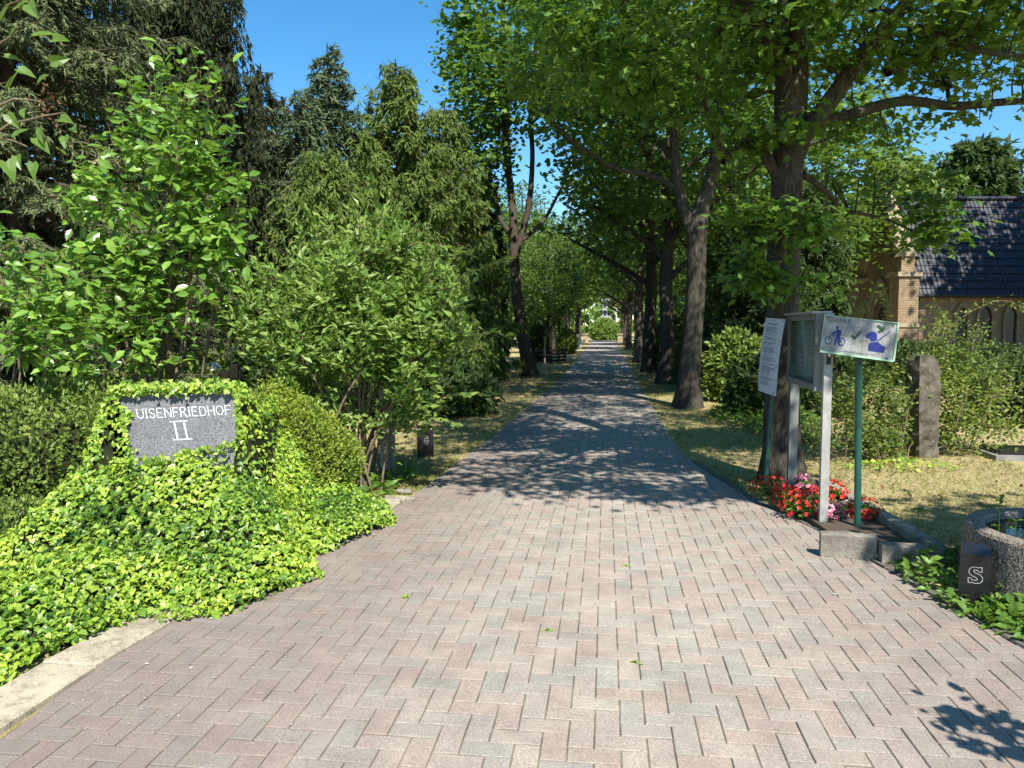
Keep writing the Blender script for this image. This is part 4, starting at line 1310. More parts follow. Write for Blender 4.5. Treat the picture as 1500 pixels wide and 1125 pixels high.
def ivy_h(P):
    r = P - pm[:2]
    u, v = r @ fx_, r @ fy_
    ed = edge_dist(P, IVYP)
    low = .05 + .17 * sstep(0, .45, ed) + .05 * np.sin(P[:, 0] * 5.1 + 1) * np.sin(P[:, 1] * 4.3)
    # slope in front of the stone
    wide = .42 + .30 * sstep(0, .9, v)
    su = 1 - sstep(wide, wide + .55, np.abs(u + .02 + .10 * v))
    front = (zb - .03) * (1 - sstep(.0, 1.05, v - .02)) * su * (1 + .05 * np.sin(9 * u + 4 * v))
    topb = (pm[2] + .02) * (1 - sstep(.38, .80, np.abs(u + .04))) * (1 - sstep(.5, .75, -v))
    back = np.where(v < -.015, topb, 0)
    side = (pm[2] - .10) * (np.abs(u + .0) > .42) * (1 - sstep(.40, .86, np.abs(u + .03))) * (1 - sstep(.0, .55, v))
    return np.maximum(low, np.maximum(np.maximum(front, back), side))


rng = np.random.default_rng(63)
iroot = thing('ivy', (*(pm[:2] + fy_ * .6), 0), 'bright green ivy mound spilling over the name stone onto the path', 'ivy')
lo_, hi_ = IVYP.min(0), IVYP.max(0)
gx = np.linspace(lo_[0], hi_[0], 110); gy = np.linspace(lo_[1], hi_[1], 150)
GX, GY = np.meshgrid(gx, gy); Q = np.c_[GX.ravel(), GY.ravel()]
Hh = ivy_h(Q) - .05; ins = in_poly(Q, IVYP) & (edge_dist(Q, IVYP) > .05)
i = np.arange(149)[:, None] * 110; j = np.arange(109)[None]
q = np.stack([i + j, i + j + 1, i + 110 + j + 1, i + 110 + j], -1).reshape(-1, 4)
r = Q - pm[:2]; vv = r @ fy_; uu = r @ fx_
ins2 = ins & ~((np.abs(uu) < .40) & (vv > -.12) & (vv < .05))
q = q[ins2[q].all(1)]
mk('dark_mound', np.c_[Q, np.maximum(Hh, -.005)], [q], M['core'], iroot, True)  # solid dark mound added under the leaves, no separate stems
Pn = rng.uniform(lo_, hi_, (260000, 2))
Pn = Pn[in_poly(Pn, IVYP)]
e = .02
h0 = ivy_h(Pn); hx_ = (ivy_h(Pn + (e, 0)) - h0) / e; hy_ = (ivy_h(Pn + (0, e)) - h0) / e
af = np.sqrt(1 + np.minimum(hx_ ** 2 + hy_ ** 2, 60))
dens = af / 5.0
kp = rng.random(len(Pn)) < np.minimum(dens, 1)
Pn, h0, hx_, hy_ = Pn[kp], h0[kp], hx_[kp], hy_[kp]
nrm_i = unit(np.c_[-np.clip(hx_, -3, 3), -np.clip(hy_, -3, 3), np.ones(len(Pn))])
# on the steep flanks spread the leaves down the face
z = h0 + rng.normal(size=len(Pn)) * .022
steep = np.hypot(hx_, hy_) > 2.5
z[steep] = rng.uniform(.12, 1, steep.sum()) * h0[steep] + .02
Pl = np.c_[Pn, z]
r = Pn - pm[:2]; uu = r @ fx_; vv = r @ fy_
onplq = (uu > -.355) & (uu < .37) & (vv > -.05) & (vv < .12) & (z > zb - .02) & (z < pm[2] - .0)
Pl, nrm_i = Pl[~onplq], nrm_i[~onplq]
m = len(Pl)
D = unit(rng.normal(size=(m, 3)) * .6 + np.array((.15, -.5, -.45)))
Nn = unit(nrm_i + rng.normal(size=(m, 3)) * .38 + np.array((.0, -.2, .35)))
sz = rng.uniform(.022, .042, m) * np.where(rng.random(m) < .12, 1.45, 1)
# fringe over the upper edge of the plaque, down the left edge, and across its foot
fr = []
for k in range(420):
    u = rng.uniform(-.04, 1.03); fr.append((pq(u, -.085 + rng.normal() * .035 + (.03 if rng.random() < .2 else 0), .02 + rng.random() * .06), 0))
for k in range(120):
    v = rng.uniform(0, .78); fr.append((pq(-.03 + rng.normal() * .03 + .05 * (v > .2) * rng.random() + .04 * math.exp(-((v - .25) / .06) ** 2), v, .015 + rng.random() * .04), 1))
for k in range(160):
    u = rng.uniform(-.02, 1.02); fr.append((pq(u, .80 - .16 * u + abs(rng.normal()) * .06, .01 + rng.random() * .05), 2))
for k in range(26): fr.append((pq(rng.uniform(.0, .085), rng.uniform(.13, .30), .012 + rng.random() * .03), 1))
for k in range(50):
    v = rng.uniform(-.05, .8); fr.append((pq(1.03 + rng.normal() * .015, v, .01 + rng.random() * .03), 3))
for k in range(2200):
    sd = 1 if rng.random() < .5 else -1
    u_ = sd * rng.uniform(.37, .66); v_ = rng.uniform(-.12, .40)
    q_ = pm[:2] + fx_ * u_ + fy_ * v_
    top_ = float(ivy_h(q_[None])[0])
    fr.append((np.array((*(q_ + fy_ * .05), rng.uniform(.25, 1.0) * top_)), 4))
fp = np.array([p for p, _ in fr]); ft = np.array([t for _, t in fr])
Df = unit(rng.normal(size=(len(fp), 3)) * .4 + np.array((.05, -.35, -.75)) * np.where(ft[:, None] == 2, (1, 1, -.6), 1))
Nf = unit(rng.normal(size=(len(fp), 3)) * .35 + np.array((.15, -.8, .55)))
Pl = np.vstack([Pl, fp]); D = np.vstack([D, Df]); Nn = np.vstack([Nn, Nf]); sz = np.r_[sz, rng.uniform(.026, .044, len(fp))]
# the largest leaves on the near slope are parts of their own
qx, qy = project(Pl)
front_s = sz / Pl[:, 1]
cand = np.where((qx > 0) & (qx < 1500) & (qy < 1110) & (Nn[:, 1] < 0))[0]
big = cand[np.argsort(-front_s[cand])[:240]]
mask = np.ones(len(Pl), bool); mask[big] = False
g = G(); leafy(g, Pl[mask], D[mask], Nn[mask], sz[mask], IVY4)
fo = g.build('foliage', M['ivy'], iroot); fo['kind'] = 'stuff'
ivt = [mesh_data('leaf', IVY[0] * np.array((1, s_, 1)), [np.array(IVY[1])], mm) for s_, mm in ((1, M['ivy']), (.9, M['ivy']))]


def single_leaf_mat(name, c):
    m_, nt, b = new_mat(name)
    oi = nt.nodes.new('ShaderNodeObjectInfo')
    cc = ramp(nt, oi.outputs['Random'], c)
    nt.links.new(cc, b.inputs['Base Color']); b.inputs['Roughness'].default_value = .4
    tr = nt.nodes.new('ShaderNodeBsdfTranslucent'); nt.links.new(cc, tr.inputs['Color'])
    mx = nt.nodes.new('ShaderNodeMixShader'); mx.inputs[0].default_value = .28
    nt.links.new(b.outputs[0], mx.inputs[1]); nt.links.new(tr.outputs[0], mx.inputs[2]); nt.links.new(mx.outputs[0], nt.nodes['Material Output'].inputs[0])
    return m_


M['ivy_one'] = single_leaf_mat('single_ivy_leaf', [(0, (.06, .14, .018)), (.3, (.14, .26, .026)), (.7, (.24, .37, .04)), (1, (.34, .43, .06))])
for me in ivt: me.materials.clear(); me.materials.append(M['ivy_one'])
for c_ in big:
    d = Vector(unit(D[c_])); nv = Vector(Nn[c_]); s = nv.cross(d).normalized(); nv = d.cross(s)
    o = bpy.data.objects.new('leaf', ivt[int(c_) % 2]); COL.objects.link(o); o.parent = iroot
    o.matrix_local = Matrix.Translation(Vector(Pl[c_]) - iroot.location) @ Matrix((d, s, nv)).transposed().to_4x4() @ Matrix.Scale(float(sz[c_]) * 1.15, 4)

# ------------------------------------------------------------------ left verge: letter stone, grey panel, graves
def letter_stone(base, w, d, h, rz, label, strokes, letter_h):
    """small black granite marker with a sloping top and an outlined letter"""
    root = thing('letter_stone', base, label, 'marker stone', 'black letter stones beside the path')
    c, s = math.cos(rz), math.sin(rz)
    ax = np.array((c, s, 0)); ay = np.array((-s, c, 0)); b = np.asarray(base, float)
    P = lambda u, v, z_: b + ax * u + ay * v + np.array((0, 0, z_))
    t = .93; ch = .008
    rings = [(1, -.02), (t, h - ch), (t - .05, h)]
    V = []
    for k_, z_ in rings:
        for (su, sv) in ((-1, -1), (1, -1), (1, 1), (-1, 1)):
            V.append(P(su * w / 2 * k_, sv * d / 2 * k_, z_ + (.025 if sv > 0 and z_ > .1 else 0)))
    F = []
    for r_ in range(2):
        F += [(r_ * 4 + e, r_ * 4 + (e + 1) % 4, r_ * 4 + 4 + (e + 1) % 4, r_ * 4 + 4 + e) for e in range(4)]
    F.append((8, 9, 10, 11))
    g = G(); g.add(V, F); g.build('block', M['black_stone'], root)
    slope = (1 - t) * d / 2 / h
    fn = lambda u, v: P(u, -d / 2 + slope * v - .0025, v)
    g = G()
    for st_ in strokes:
        stroke(g, [((x_ - .35) * letter_h, h * .58 + (.5 - y_) * letter_h) for x_, y_ in st_], .0034, fn)
    g.build('letter', M['letter_grey'], root)
    return root


# outlined S and G
S_OUT = [[(.70, .0), (.70, .28), (.56, .28), (.50, .20), (.34, .18), (.26, .24), (.32, .34), (.60, .44), (.74, .58), (.74, .80), (.60, .96), (.36, 1.0), (.20, .95), (.16, 1.0), (.02, 1.0), (.0, .70), (.14, .70), (.22, .80), (.38, .82), (.48, .76), (.44, .66), (.20, .56), (.04, .42), (.04, .20), (.16, .06), (.36, .0), (.52, .05), (.56, .0), (.70, .0)]]
G_OUT = [[(.66, .04), (.66, .30), (.52, .30), (.44, .20), (.30, .22), (.20, .36), (.20, .64), (.30, .80), (.46, .80), (.50, .72), (.50, .64), (.36, .64), (.36, .50), (.76, .50), (.76, .64), (.68, .66), (.68, .92), (.50, 1.0), (.28, 1.0), (.08, .84), (.0, .62), (.0, .38), (.08, .16), (.28, .0), (.46, .02), (.54, .08), (.58, .04), (.66, .04)]]
sb_ = ground(1436, 888)
letter_stone((sb_[0], sb_[1] + .08, 0), .165, .14, .30, math.radians(-24), 'black granite marker with outlined letter S beside the stone basin', S_OUT, .095)
gb_ = ground(620, 669)
letter_stone((gb_[0], gb_[1] + .08, 0), .21, .16, .345, math.radians(20), 'black granite marker with outlined letter G on the left verge', G_OUT, .10)

pb_ = ground(566, 700)
pr = thing('grey_panel_post', (pb_[0], pb_[1] + .06, 0), 'light grey metal panel post half hidden behind the leafy shrub', 'post')
g = G(); g.box((pb_[0] - .02, pb_[1] + .06, .46), (.115, .05, .92), ((math.cos(.1), math.sin(.1), 0), (-math.sin(.1), math.cos(.1), 0), (0, 0, 1))); g.build('panel', M['metal_white'], pr)
g = G(); g.box((pb_[0] + .065, pb_[1] + .035, .48), (.035, .06, .96)); g.build('edge_profile', M['metal'], pr)

# loose stones where the kerb has broken
rng = np.random.default_rng(70)


def rock(base, size, seed, mat, label, cat='stone', name='stone', group=None, squash=(1, 1, .6)):
    r = np.random.default_rng(seed)
    th = np.linspace(0, 2 * math.pi, 12, endpoint=False); ph = np.linspace(.05, math.pi - .05, 8)
    TH, PH = np.meshgrid(th, ph)
    dd = np.stack([np.sin(PH) * np.cos(TH), np.sin(PH) * np.sin(TH), np.cos(PH)], -1).reshape(-1, 3)
    dd = np.sign(dd) * np.abs(dd) ** .7
    rr = 1 + wob(dd, seed, .16, 2.5)
    V = np.asarray(base) + dd * rr[:, None] * size * np.array(squash) + np.array((0, 0, size * squash[2] * .7))
    i = np.arange(7)[:, None] * 12; j = np.arange(12)[None]; k_ = (j + 1) % 12
    g = G(); g.add(V, np.stack([i + j, i + 12 + j, i + 12 + k_, i + k_], -1).reshape(-1, 4))
    return tag(g.alone(name, mat, base, True), label, cat, group)


for k_, (u, v, s_) in enumerate(((592, 722, .075), (574, 737, .09), (601, 732, .05), (566, 748, .05))):
    b = ground(u, v)
    rock((b[0], b[1], 0), s_ * .8, 80 + k_, M['concrete'], ('largest but one loose kerb stone nearest the left verge grass', 'largest loose kerb stone touching the ivy tip', 'small loose kerb stone right of the largest ones', 'lowest small loose kerb stone beside the ivy tip')[k_], group='loose kerb stones', squash=(1.3, .8, .38))

# graves glimpsed behind the name stone
cr = at(345, 545, 9.2)
g = G(); g.box((cr[0], cr[1], cr[2] - .45), (.105, .09, 1.1)); g.box((cr[0] - .07, cr[1] + .004, cr[2] - .03), (.30, .075, .095))
tag(g.alone('grave_cross', M['black_stone'], (cr[0], cr[1], 0)), 'black granite grave cross behind the granite name stone', 'cross')
for (u, v, Y, w, h, d, mat, lab) in ((302, 548, 10.5, .42, .85, .14, 'gravestone', 'low grey headstone left of the black cross'), (415, 580, 9.6, .5, .62, .12, 'gravestone', 'grey headstone in shade right of the black cross'), (360, 600, 8.7, .5, .55, .1, 'gravestone', 'bluish grey slab directly right of the black cross')):
    p = at(u, v, Y)
    rt = thing('headstone', (p[0], p[1], 0), lab, 'headstone', 'headstones in the shade')
    g = G()
    arc = [(-w / 2, 0), (w / 2, 0), (w / 2, h * .85), (w * .3, h * .96), (0, h), (-w * .3, h * .96), (-w / 2, h * .85)]
    g.prism(arc, -d / 2, d / 2, lambda a, b, c: np.array((p[0] + a, p[1] + c, b))); g.build('slab', M[mat], rt)
    g = G(); g.box((p[0], p[1], .05), (w * 1.25, d * 2, .12)); g.build('base', M['concrete'], rt)
wb = at(308, 535, 12)
rock((wb[0], wb[1], wb[2] - .55), .28, 91, M['white_stone'], 'pale boulder above the low grey headstone', 'boulder', 'boulder', squash=(.6, .6, 1.3))

# undergrowth on the left, filling the shade below the trees
for k_, (u, Y, h, w, mat, lab) in enumerate(((60, 8.5, .7, 1.2, 'thuja', 'dark low evergreen under the big grey green spruce'), (170, 10.5, 1.1, 1.2, 'yew', 'low evergreen under the weeping spruce'), (270, 12.5, 1.0, 1.0, 'box', 'yellowish bush behind the low grey headstone'),
                                              (420, 12.5, 1.2, 1.1, 'thuja', 'dark bush behind the leafy shrub on the left'), (600, 13.5, 1.0, 1.2, 'thuja', 'dark bush behind the grey panel post'), (672, 25, 1.2, 1.1, 'yew', 'rounded bush left of the leaning maple foot'),
                                              (600, 18, .9, .9, 'box', 'low bush in the shade above the letter G stone'))):
    c = gp(u, Y)
    clipped('evergreen_bush', c, [(c[0], c[1], h * .5, w, w * .8, h * .62), (c[0] + w * .6, c[1] + .3, h * .4, w * .6, w * .6, h * .5)], 6000, .09 + .0035 * Y, lab, 100 + k_, mat, .16)

# ------------------------------------------------------------------ left verge, farther off
hb_ = ground(788, 530)
clipped('rounded_bush', (hb_[0], hb_[1] + 3, 0), [(at(788, 500, 36)[0], 36, .75, .45, .45, .85)], 4000, .12, 'dark egg shaped bush behind the leaning maple foot', 121, 'thuja', .05)
lb = at(826, 500, 48)
clipped('rounded_bush', (lb[0], 48, 0), [(lb[0], 48, .6, .75, .9, .85)], 4500, .15, 'bright yellow green bush beside the far left verge', 122, 'box', .1)
eb = at(885, 500, 95)
clipped('rounded_bush', (eb[0], 96, 0), [(eb[0], 96, 1.0, 1.7, 1.4, 1.5)], 5000, .28, 'round green bush closing the end of the path', 123, 'shrub', .12)

fx0, fx1 = at(786, 532, 33), at(829, 528, 35)
fr = thing('slatted_bench', ((fx0[0] + fx1[0]) / 2, 34, 0), 'dark slatted bench back on the left verge beyond the maple', 'bench')
dv = unit(np.array((fx1[0] - fx0[0], fx1[1] - fx0[1], 0))); md = np.array(((fx0[0] + fx1[0]) / 2, (fx0[1] + fx1[1]) / 2, 0)); ln = np.linalg.norm(fx1[:2] - fx0[:2])
pv = np.array((-dv[1], dv[0], 0))
for z_ in (.12, .27, .42, .57):
    g = G(); g.box(md + (0, 0, z_), (ln, .04, .09), (dv, pv, (0, 0, 1))); g.build('slat', M['wood_dark'], fr)
for s_ in (-.5, 0, .5):
    g = G(); g.box(md + dv * s_ * ln + pv * .05 + (0, 0, .35), (.08, .07, .75), (dv, pv, (0, 0, 1))); g.build('post', M['wood_pale'] if s_ == .5 else M['wood_dark'], fr)
g = G(); g.box(md - pv * .22 + (0, 0, .40), (ln, .36, .04), (dv, pv, (0, 0, 1))); g.build('seat', M['wood_dark'], fr)
for (u, Y, h, mat, lab) in ((819, 36, 1.9, 'wood_dark', 'dark thin stake standing before the slatted bench'), (829, 41, 1.8, 'wood_dark', 'dark thin stake behind the pale bench post'), (798, 33, 1.2, 'wood_pale', 'grey thin stake left of the slatted bench')):
    c = gp(u, Y); g = G(); g.tube([(c[0], c[1], -.05), (c[0], c[1], h * .5), (c[0] + .02, c[1], h)], [.045, .042, .038], 7)
    tag(g.alone('tree_stake', M[mat], c, True), lab, 'stake', 'tree stakes')
wc = gp(843, 58)
rt = thing('headstone', wc, 'white headstone far along the left verge', 'headstone'); g = G(); g.box((wc[0], wc[1], .55), (.55, .2, 1.1)); g.build('slab', M['white_stone'], rt); g = G(); g.box((wc[0], wc[1], .06), (.8, .35, .13)); g.build('base', M['white_stone'], rt)
wc = gp(850.5, 57)
g = G(); g.tube([(wc[0], wc[1], -.05), (wc[0], wc[1], .7), (wc[0], wc[1], .78)], [.1, .1, .05], 10); tag(g.alone('bollard', M['render_pale'], wc, True), 'pale bollard beside the far white headstone', 'bollard')
for sx, lab in ((-1, 'low stone gate pier left of the path end'), (1, 'low stone gate pier right of the path end')):
    c = np.array(((xl(82) if sx < 0 else xr(82)) + sx * .55, 82, 0)); rt = thing('gate_pier', c, lab, 'pier', 'piers at the path end')
    g = G(); g.box(c + (0, 0, .4), (.55, .55, .9)); g.build('shaft', M['sandstone'], rt); g = G(); g.box(c + (0, 0, .90), (.7, .7, .12)); g.build('cap', M['sandstone'], rt)

# pale tower block seen through the end of the avenue
tb = gp(886, 260)
rt = thing('tower_block', tb, 'pale tower block glimpsed through the far end of the avenue', 'building')
tw_, th_, td_ = 7.0, 25.0, 10.0
g = G(); g.box((tb[0], tb[1] + td_ / 2, th_ / 2), (tw_, td_, th_)); g.build('wall', M['render_pale'], rt)
for fl in range(8):
    g = G(); g.box((tb[0], tb[1] - .5, 2.0 + fl * 2.9), (tw_ * .5, 1.0, .9)); g.build('balcony', M['render_pale'], rt)
    for k_ in range(5):
        g = G(); g.box((tb[0] - tw_ * .36 + k_ * tw_ * .18, tb[1] - .06, 3.5 + fl * 2.9), (.8, .1, 1.5)); g.build('window', M['dark_glass'], rt)
g = G(); g.box((tb[0], tb[1] + td_ / 2, th_ + .2), (tw_ + .6, td_ + .6, .4)); g.build('roof', M['concrete'], rt)

# ------------------------------------------------------------------ right: notices, notice case, dog and bicycle sign
def boxpart(name, c, size, ax, mat, parent, bev=0):
    g = G(); g.box(c, size, ax); return g.build(name, mat, parent)


Z3 = np.array((0, 0, 1.0))
# paper notice on a leaning green post
nb = ground(1120, 719)
nr = thing('paper_notice', (nb[0], nb[1], 0), 'long printed notice sheet on a leaning green post', 'notice')
ptop = at(1138, 500, nb[1])
g = G(); g.tube([(nb[0], nb[1], -.05), (nb[0] + (ptop[0] - nb[0]) * .5, nb[1], .8), (ptop[0], nb[1], 1.52)], .024, 10); g.build('post', M['green_post'], nr, True)
c4 = [at(1127, 466, nb[1] + .18), at(1156, 468, nb[1] - .26), at(1141, 581, nb[1] - .26), at(1114.5, 572, nb[1] + .18)]
nn_ = unit(np.cross(c4[1] - c4[0], c4[3] - c4[0]));
if nn_[0] > 0: nn_ = -nn_


def sheet(u, v, w=0.0):
    p = (c4[0] * (1 - u) + c4[1] * u) * (1 - v) + (c4[3] * (1 - u) + c4[2] * u) * v
    return p + nn_ * (.035 + w + .018 * math.sin(v * 2.6 + .5) - .03 * (u - .5) ** 2)


NU, NV = 6, 12
V = [sheet(a / NU, b / NV, .002) for b in range(NV + 1) for a in range(NU + 1)] + [sheet(a / NU, b / NV, -.002) for b in range(NV + 1) for a in range(NU + 1)]
F = []
off = (NU + 1) * (NV + 1)
for b in range(NV):
    for a in range(NU):
        i0 = b * (NU + 1) + a
        F.append((i0, i0 + 1, i0 + NU + 2, i0 + NU + 1)); F.append((off + i0, off + i0 + NU + 1, off + i0 + NU + 2, off + i0 + 1))
mk('sheet', V, [np.array(F)], M['paper'], nr, True)
g = G()
rng = np.random.default_rng(90)
stroke(g, [(.22, .075), (.72, .075)], .012, lambda a, b: sheet(a, b, .005))
v = .12
while v < .90:
    x0, x1 = .16, rng.uniform(.60, .92)
    segs = np.linspace(x0, x1, 5)
    for a, b in zip(segs[:-1], segs[1:]): stroke(g, [(a, v), (b - .012, v)], .0055, lambda p_, q_: sheet(p_, q_, .005))
    v += rng.choice((.0165, .0165, .0165, .034))
g.build('print', M['ink'], nr)
g = G()
for (a, b) in ((.06, .03), (.5, .025), (.94, .03), (.94, .3), (.94, .62), (.06, .96), (.92, .97)):
    p = sheet(a, b, .006); g.tube([p, p + nn_ * .004], .006, 6)
g.build('fixing_screws', M['rubber'], nr)

# glazed notice case on two posts, facing the path
p0 = ground(1205, 772); p1 = ground(1159, 722)
ax_ = unit(np.array((p1[0] - p0[0], p1[1] - p0[1], 0))); wl = np.linalg.norm(p1[:2] - p0[:2])
fc = np.array((-ax_[1], ax_[0], 0))                     # towards the path
cr_ = thing('notice_case', ((p0[0] + p1[0]) / 2, (p0[1] + p1[1]) / 2, 0), 'grey glazed notice case on two square metal posts', 'notice case')
FR = (ax_, fc, Z3)
zt, zbt = 1.69, 1.08
for p, w in ((p0, .062), (p1, .080)):
    boxpart('post', (p[0], p[1], zt / 2 - .02), (w, w, zt + .04), FR, M['metal'] if w > .07 else M['metal_white'], cr_)
mid = (p0 + p1) / 2; mid[2] = 0
cw = wl - .09
dp = .075
boxpart('back_panel', mid + fc * .005 + Z3 * (zt + zbt) / 2, (cw, .012, zt - zbt), FR, M['metal'], cr_)
fw = .05
for zc in (zt - fw / 2, zbt + fw / 2): boxpart('frame_rail', mid + fc * (dp / 2 + .011) + Z3 * zc, (cw, dp, fw), FR, M['metal'], cr_)
for s_ in (-1, 1): boxpart('frame_stile', mid + ax_ * s_ * (cw / 2 - fw / 2) + fc * (dp / 2 + .011) + Z3 * (zt + zbt) / 2, (fw, dp - .004, zt - zbt - 2 * fw), FR, M['metal'], cr_)
boxpart('glass', mid + fc * (dp - .01) + Z3 * (zt + zbt) / 2, (cw - 2 * fw, .004, zt - zbt - 2 * fw), FR, M['glass'], cr_)
boxpart('pinboard', mid + fc * .013 + Z3 * (zt + zbt) / 2, (cw - 2 * fw, .006, zt - zbt - 2 * fw), FR, plain('grey_green_felt', (.40, .44, .42), .95, .15, 20), cr_)
boxpart('roof_strip', mid + fc * .04 + Z3 * (zt + .011), (cw + .02, .15, .018), FR, M['metal_white'], cr_)
for (u, v, w, h) in ((.78, .28, .20, .22), (.45, .26, .24, .36), (.18, .30, .16, .24), (.70, .74, .30, .36), (.28, .76, .34, .30)):
    ps = boxpart('poster', mid + ax_ * (u - .5) * (cw - 2 * fw) + fc * .02 + Z3 * (zt - fw - v * (zt - zbt - 2 * fw)), (w * (cw - 2 * fw), .003, h * (zt - zbt)), FR, M['paper'], cr_)
    g = G(); o_ = mid + ax_ * (u - .5) * (cw - 2 * fw) + fc * .0225 + Z3 * (zt - fw - v * (zt - zbt - 2 * fw))
    for r_ in range(5): stroke(g, [(-.36 * w, .10 - r_ * .045), (.34 * w * (1 - .4 * (r_ % 3 == 2)), .10 - r_ * .045)], .005, lambda a, b: o_ + ax_ * a + Z3 * b * h / .36)
    g.build('print', M['ink'], ps)
boxpart('lock', p0 + np.array((0, 0, 1.38)) - ax_ * .040, (.03, .012, .17), (fc, ax_, Z3), M['rubber'], cr_)
boxpart('lock_plate', p0 + np.array((0, 0, 1.40)) - ax_ * .048, (.018, .010, .09), (fc, ax_, Z3), M['letter'], cr_)

# thank-you sign for pushing bicycles and leading dogs
q0 = ground(1256, 780)
dr = thing('pictogram_sign', (q0[0], q0[1], 0), 'weathered white sign with bicycle and dog pictograms on green post', 'sign')
qt = at(1259, 500, q0[1] - .02)
g = G(); g.tube([(q0[0], q0[1], -.05), (q0[0] * .5 + qt[0] * .5, q0[1], .8), (qt[0], q0[1], 1.60)], .026, 12); g.build('post', M['green_post'], dr, True)
YS_ = q0[1] - .045
k4 = [at(1208.7, 461.8, YS_ + .06), at(1315, 473.5, YS_ - .06), at(1305, 527.2, YS_ - .06), at(1202.4, 513.6, YS_ + .06)]
k4[2] = k4[1] + (k4[3] - k4[0]) * 1.02
bn = unit(np.cross(k4[1] - k4[0], k4[3] - k4[0]))
if bn[1] > 0: bn = -bn
g = G(); g.add([p + bn * 0 for p in k4] + [p - bn * .016 for p in k4], [(3, 2, 1, 0), (4, 5, 6, 7), (0, 1, 5, 4), (1, 2, 6, 5), (2, 3, 7, 6), (3, 0, 4, 7)])
bd = g.build('board', M['board'], dr)
bu, bv = unit(k4[1] - k4[0]), unit(k4[3] - k4[0])
for a, b, o_ in ((k4[1], k4[2], bu), (k4[3], k4[2], bv), (k4[0], k4[1], -bv), (k4[0], k4[3], -bu)):
    thick = .012 if (o_ is bu or o_ is bv) else .005
    g = G(); L_ = np.linalg.norm(b - a); d_ = unit(b - a)
    g.box((a + b) / 2 + o_ * thick / 2 - bn * .006, (L_ + thick, thick, .028), (d_, unit(np.cross(bn, d_)), bn)); g.build('frame_edge', M['green_frame'], dr)
ZA = np.array([(712 - 1308, 683 - 712), ]);
_TL, _TR, _BL = np.array((712., 235.)), np.array((1308., 300.)), np.array((683., 520.))
_inv = np.linalg.inv(np.c_[_TR - _TL, _BL - _TL])


def sg(x_, y_, w=.0025):
    """place on the board, in the units of an enlarged crop"""
    a, b = _inv @ (np.array((x_, y_)) - _TL)
    return k4[0] + (k4[1] - k4[0]) * a + (k4[3] - k4[0]) * b + bn * w


def flatpoly(g, pts, w=.0025):
    pts = [sg(*p, w) for p in pts]
    c = np.mean(pts, 0); n_ = len(pts)
    g.add([c] + pts, [(0, 1 + i_, 1 + (i_ + 1) % n_) for i_ in range(n_)])


def ring(g, cx, cy_, r, wd):
    a = np.linspace(0, 2 * math.pi, 25); stroke(g, [(cx + r * math.cos(t), cy_ + r * math.sin(t)) for t in a], wd, sg)


g = G()
for cx, cy_ in ((745, 437), (855, 446)): ring(g, cx, cy_, 29, 6)
for ln_ in ([(745, 437), (775, 385), (812, 378)], [(775, 385), (800, 440), (855, 446)], [(768, 375), (790, 372)], [(780, 398), (830, 400), (802, 440)], [(830, 400), (855, 446)]): stroke(g, ln_, 6, sg)
flatpoly(g, [(817 + 12 * math.cos(t), 333 + 12 * math.sin(t)) for t in np.linspace(0, 6.28, 14)[:-1]])
flatpoly(g, [(804, 352), (830, 348), (852, 358), (846, 400), (838, 415), (812, 410), (815, 378), (806, 372)], .0027)
flatpoly(g, [(812, 405), (830, 408), (810, 445), (802, 478), (793, 478), (797, 440)], .0029); flatpoly(g, [(822, 408), (838, 410), (842, 480), (830, 480)], .0031)
stroke(g, [(812, 362), (783, 376)], 10, lambda a, b: sg(a, b, .0033))
g.build('bicycle_pictogram', M['blue'], bd)
g = G()
flatpoly(g, [(1052, 398), (1062, 384), (1080, 374), (1098, 366), (1122, 366), (1142, 378), (1147, 402), (1146, 432), (1128, 440), (1100, 443), (1090, 428), (1080, 415), (1062, 417)])
flatpoly(g, [(1085, 455), (1110, 450), (1150, 447), (1180, 468), (1213, 487), (1205, 532), (1160, 526), (1078, 515), (1077, 480)], .0027)
stroke(g, [(1152, 440), (1248, 364)], 8, sg)
g.build('dog_pictogram', M['blue'], bd)
g = G(); stroke(g, [(940, 398), (962, 420), (1010, 370)], 17, sg); stroke(g, [(1152, 322), (1178, 342)], 22, sg); stroke(g, [(1160, 366), (1188, 358), (1200, 335)], 17, sg)
g.build('tick_mark', M['tick'], bd)
def sgt(u, v): return sg(757 + u, 246 + v + u * .03)
letters('Danke', 0, 0, 44, sgt, .14, .98, .34, False).build('handwriting', M['ink'], bd)
g = G()
rng = np.random.default_rng(93)
x_ = 770
while x_ < 1130:
    w_ = rng.uniform(6, 16); stroke(g, [(x_, 508 + (x_ - 770) * .12 + rng.normal() * 2), (x_ + w_, 508 + (x_ - 770) * .12 + rng.normal() * 4)], 4, sg); x_ += w_ + rng.uniform(3, 9)
stroke(g, [(960, 330), (975, 325), (1000, 335)], 3, sg); stroke(g, [(975, 302), (1005, 300)], 4, sg)
g.build('faded_writing', M['ink'], bd)
g = G()
for x_, y_ in ((738, 252), (1272, 318), (693, 500), (1228, 578)): p = sg(x_, y_, 0); g.tube([p, p + bn * .004], .006, 8)
g.build('fixing_screws', M['rubber'], bd)

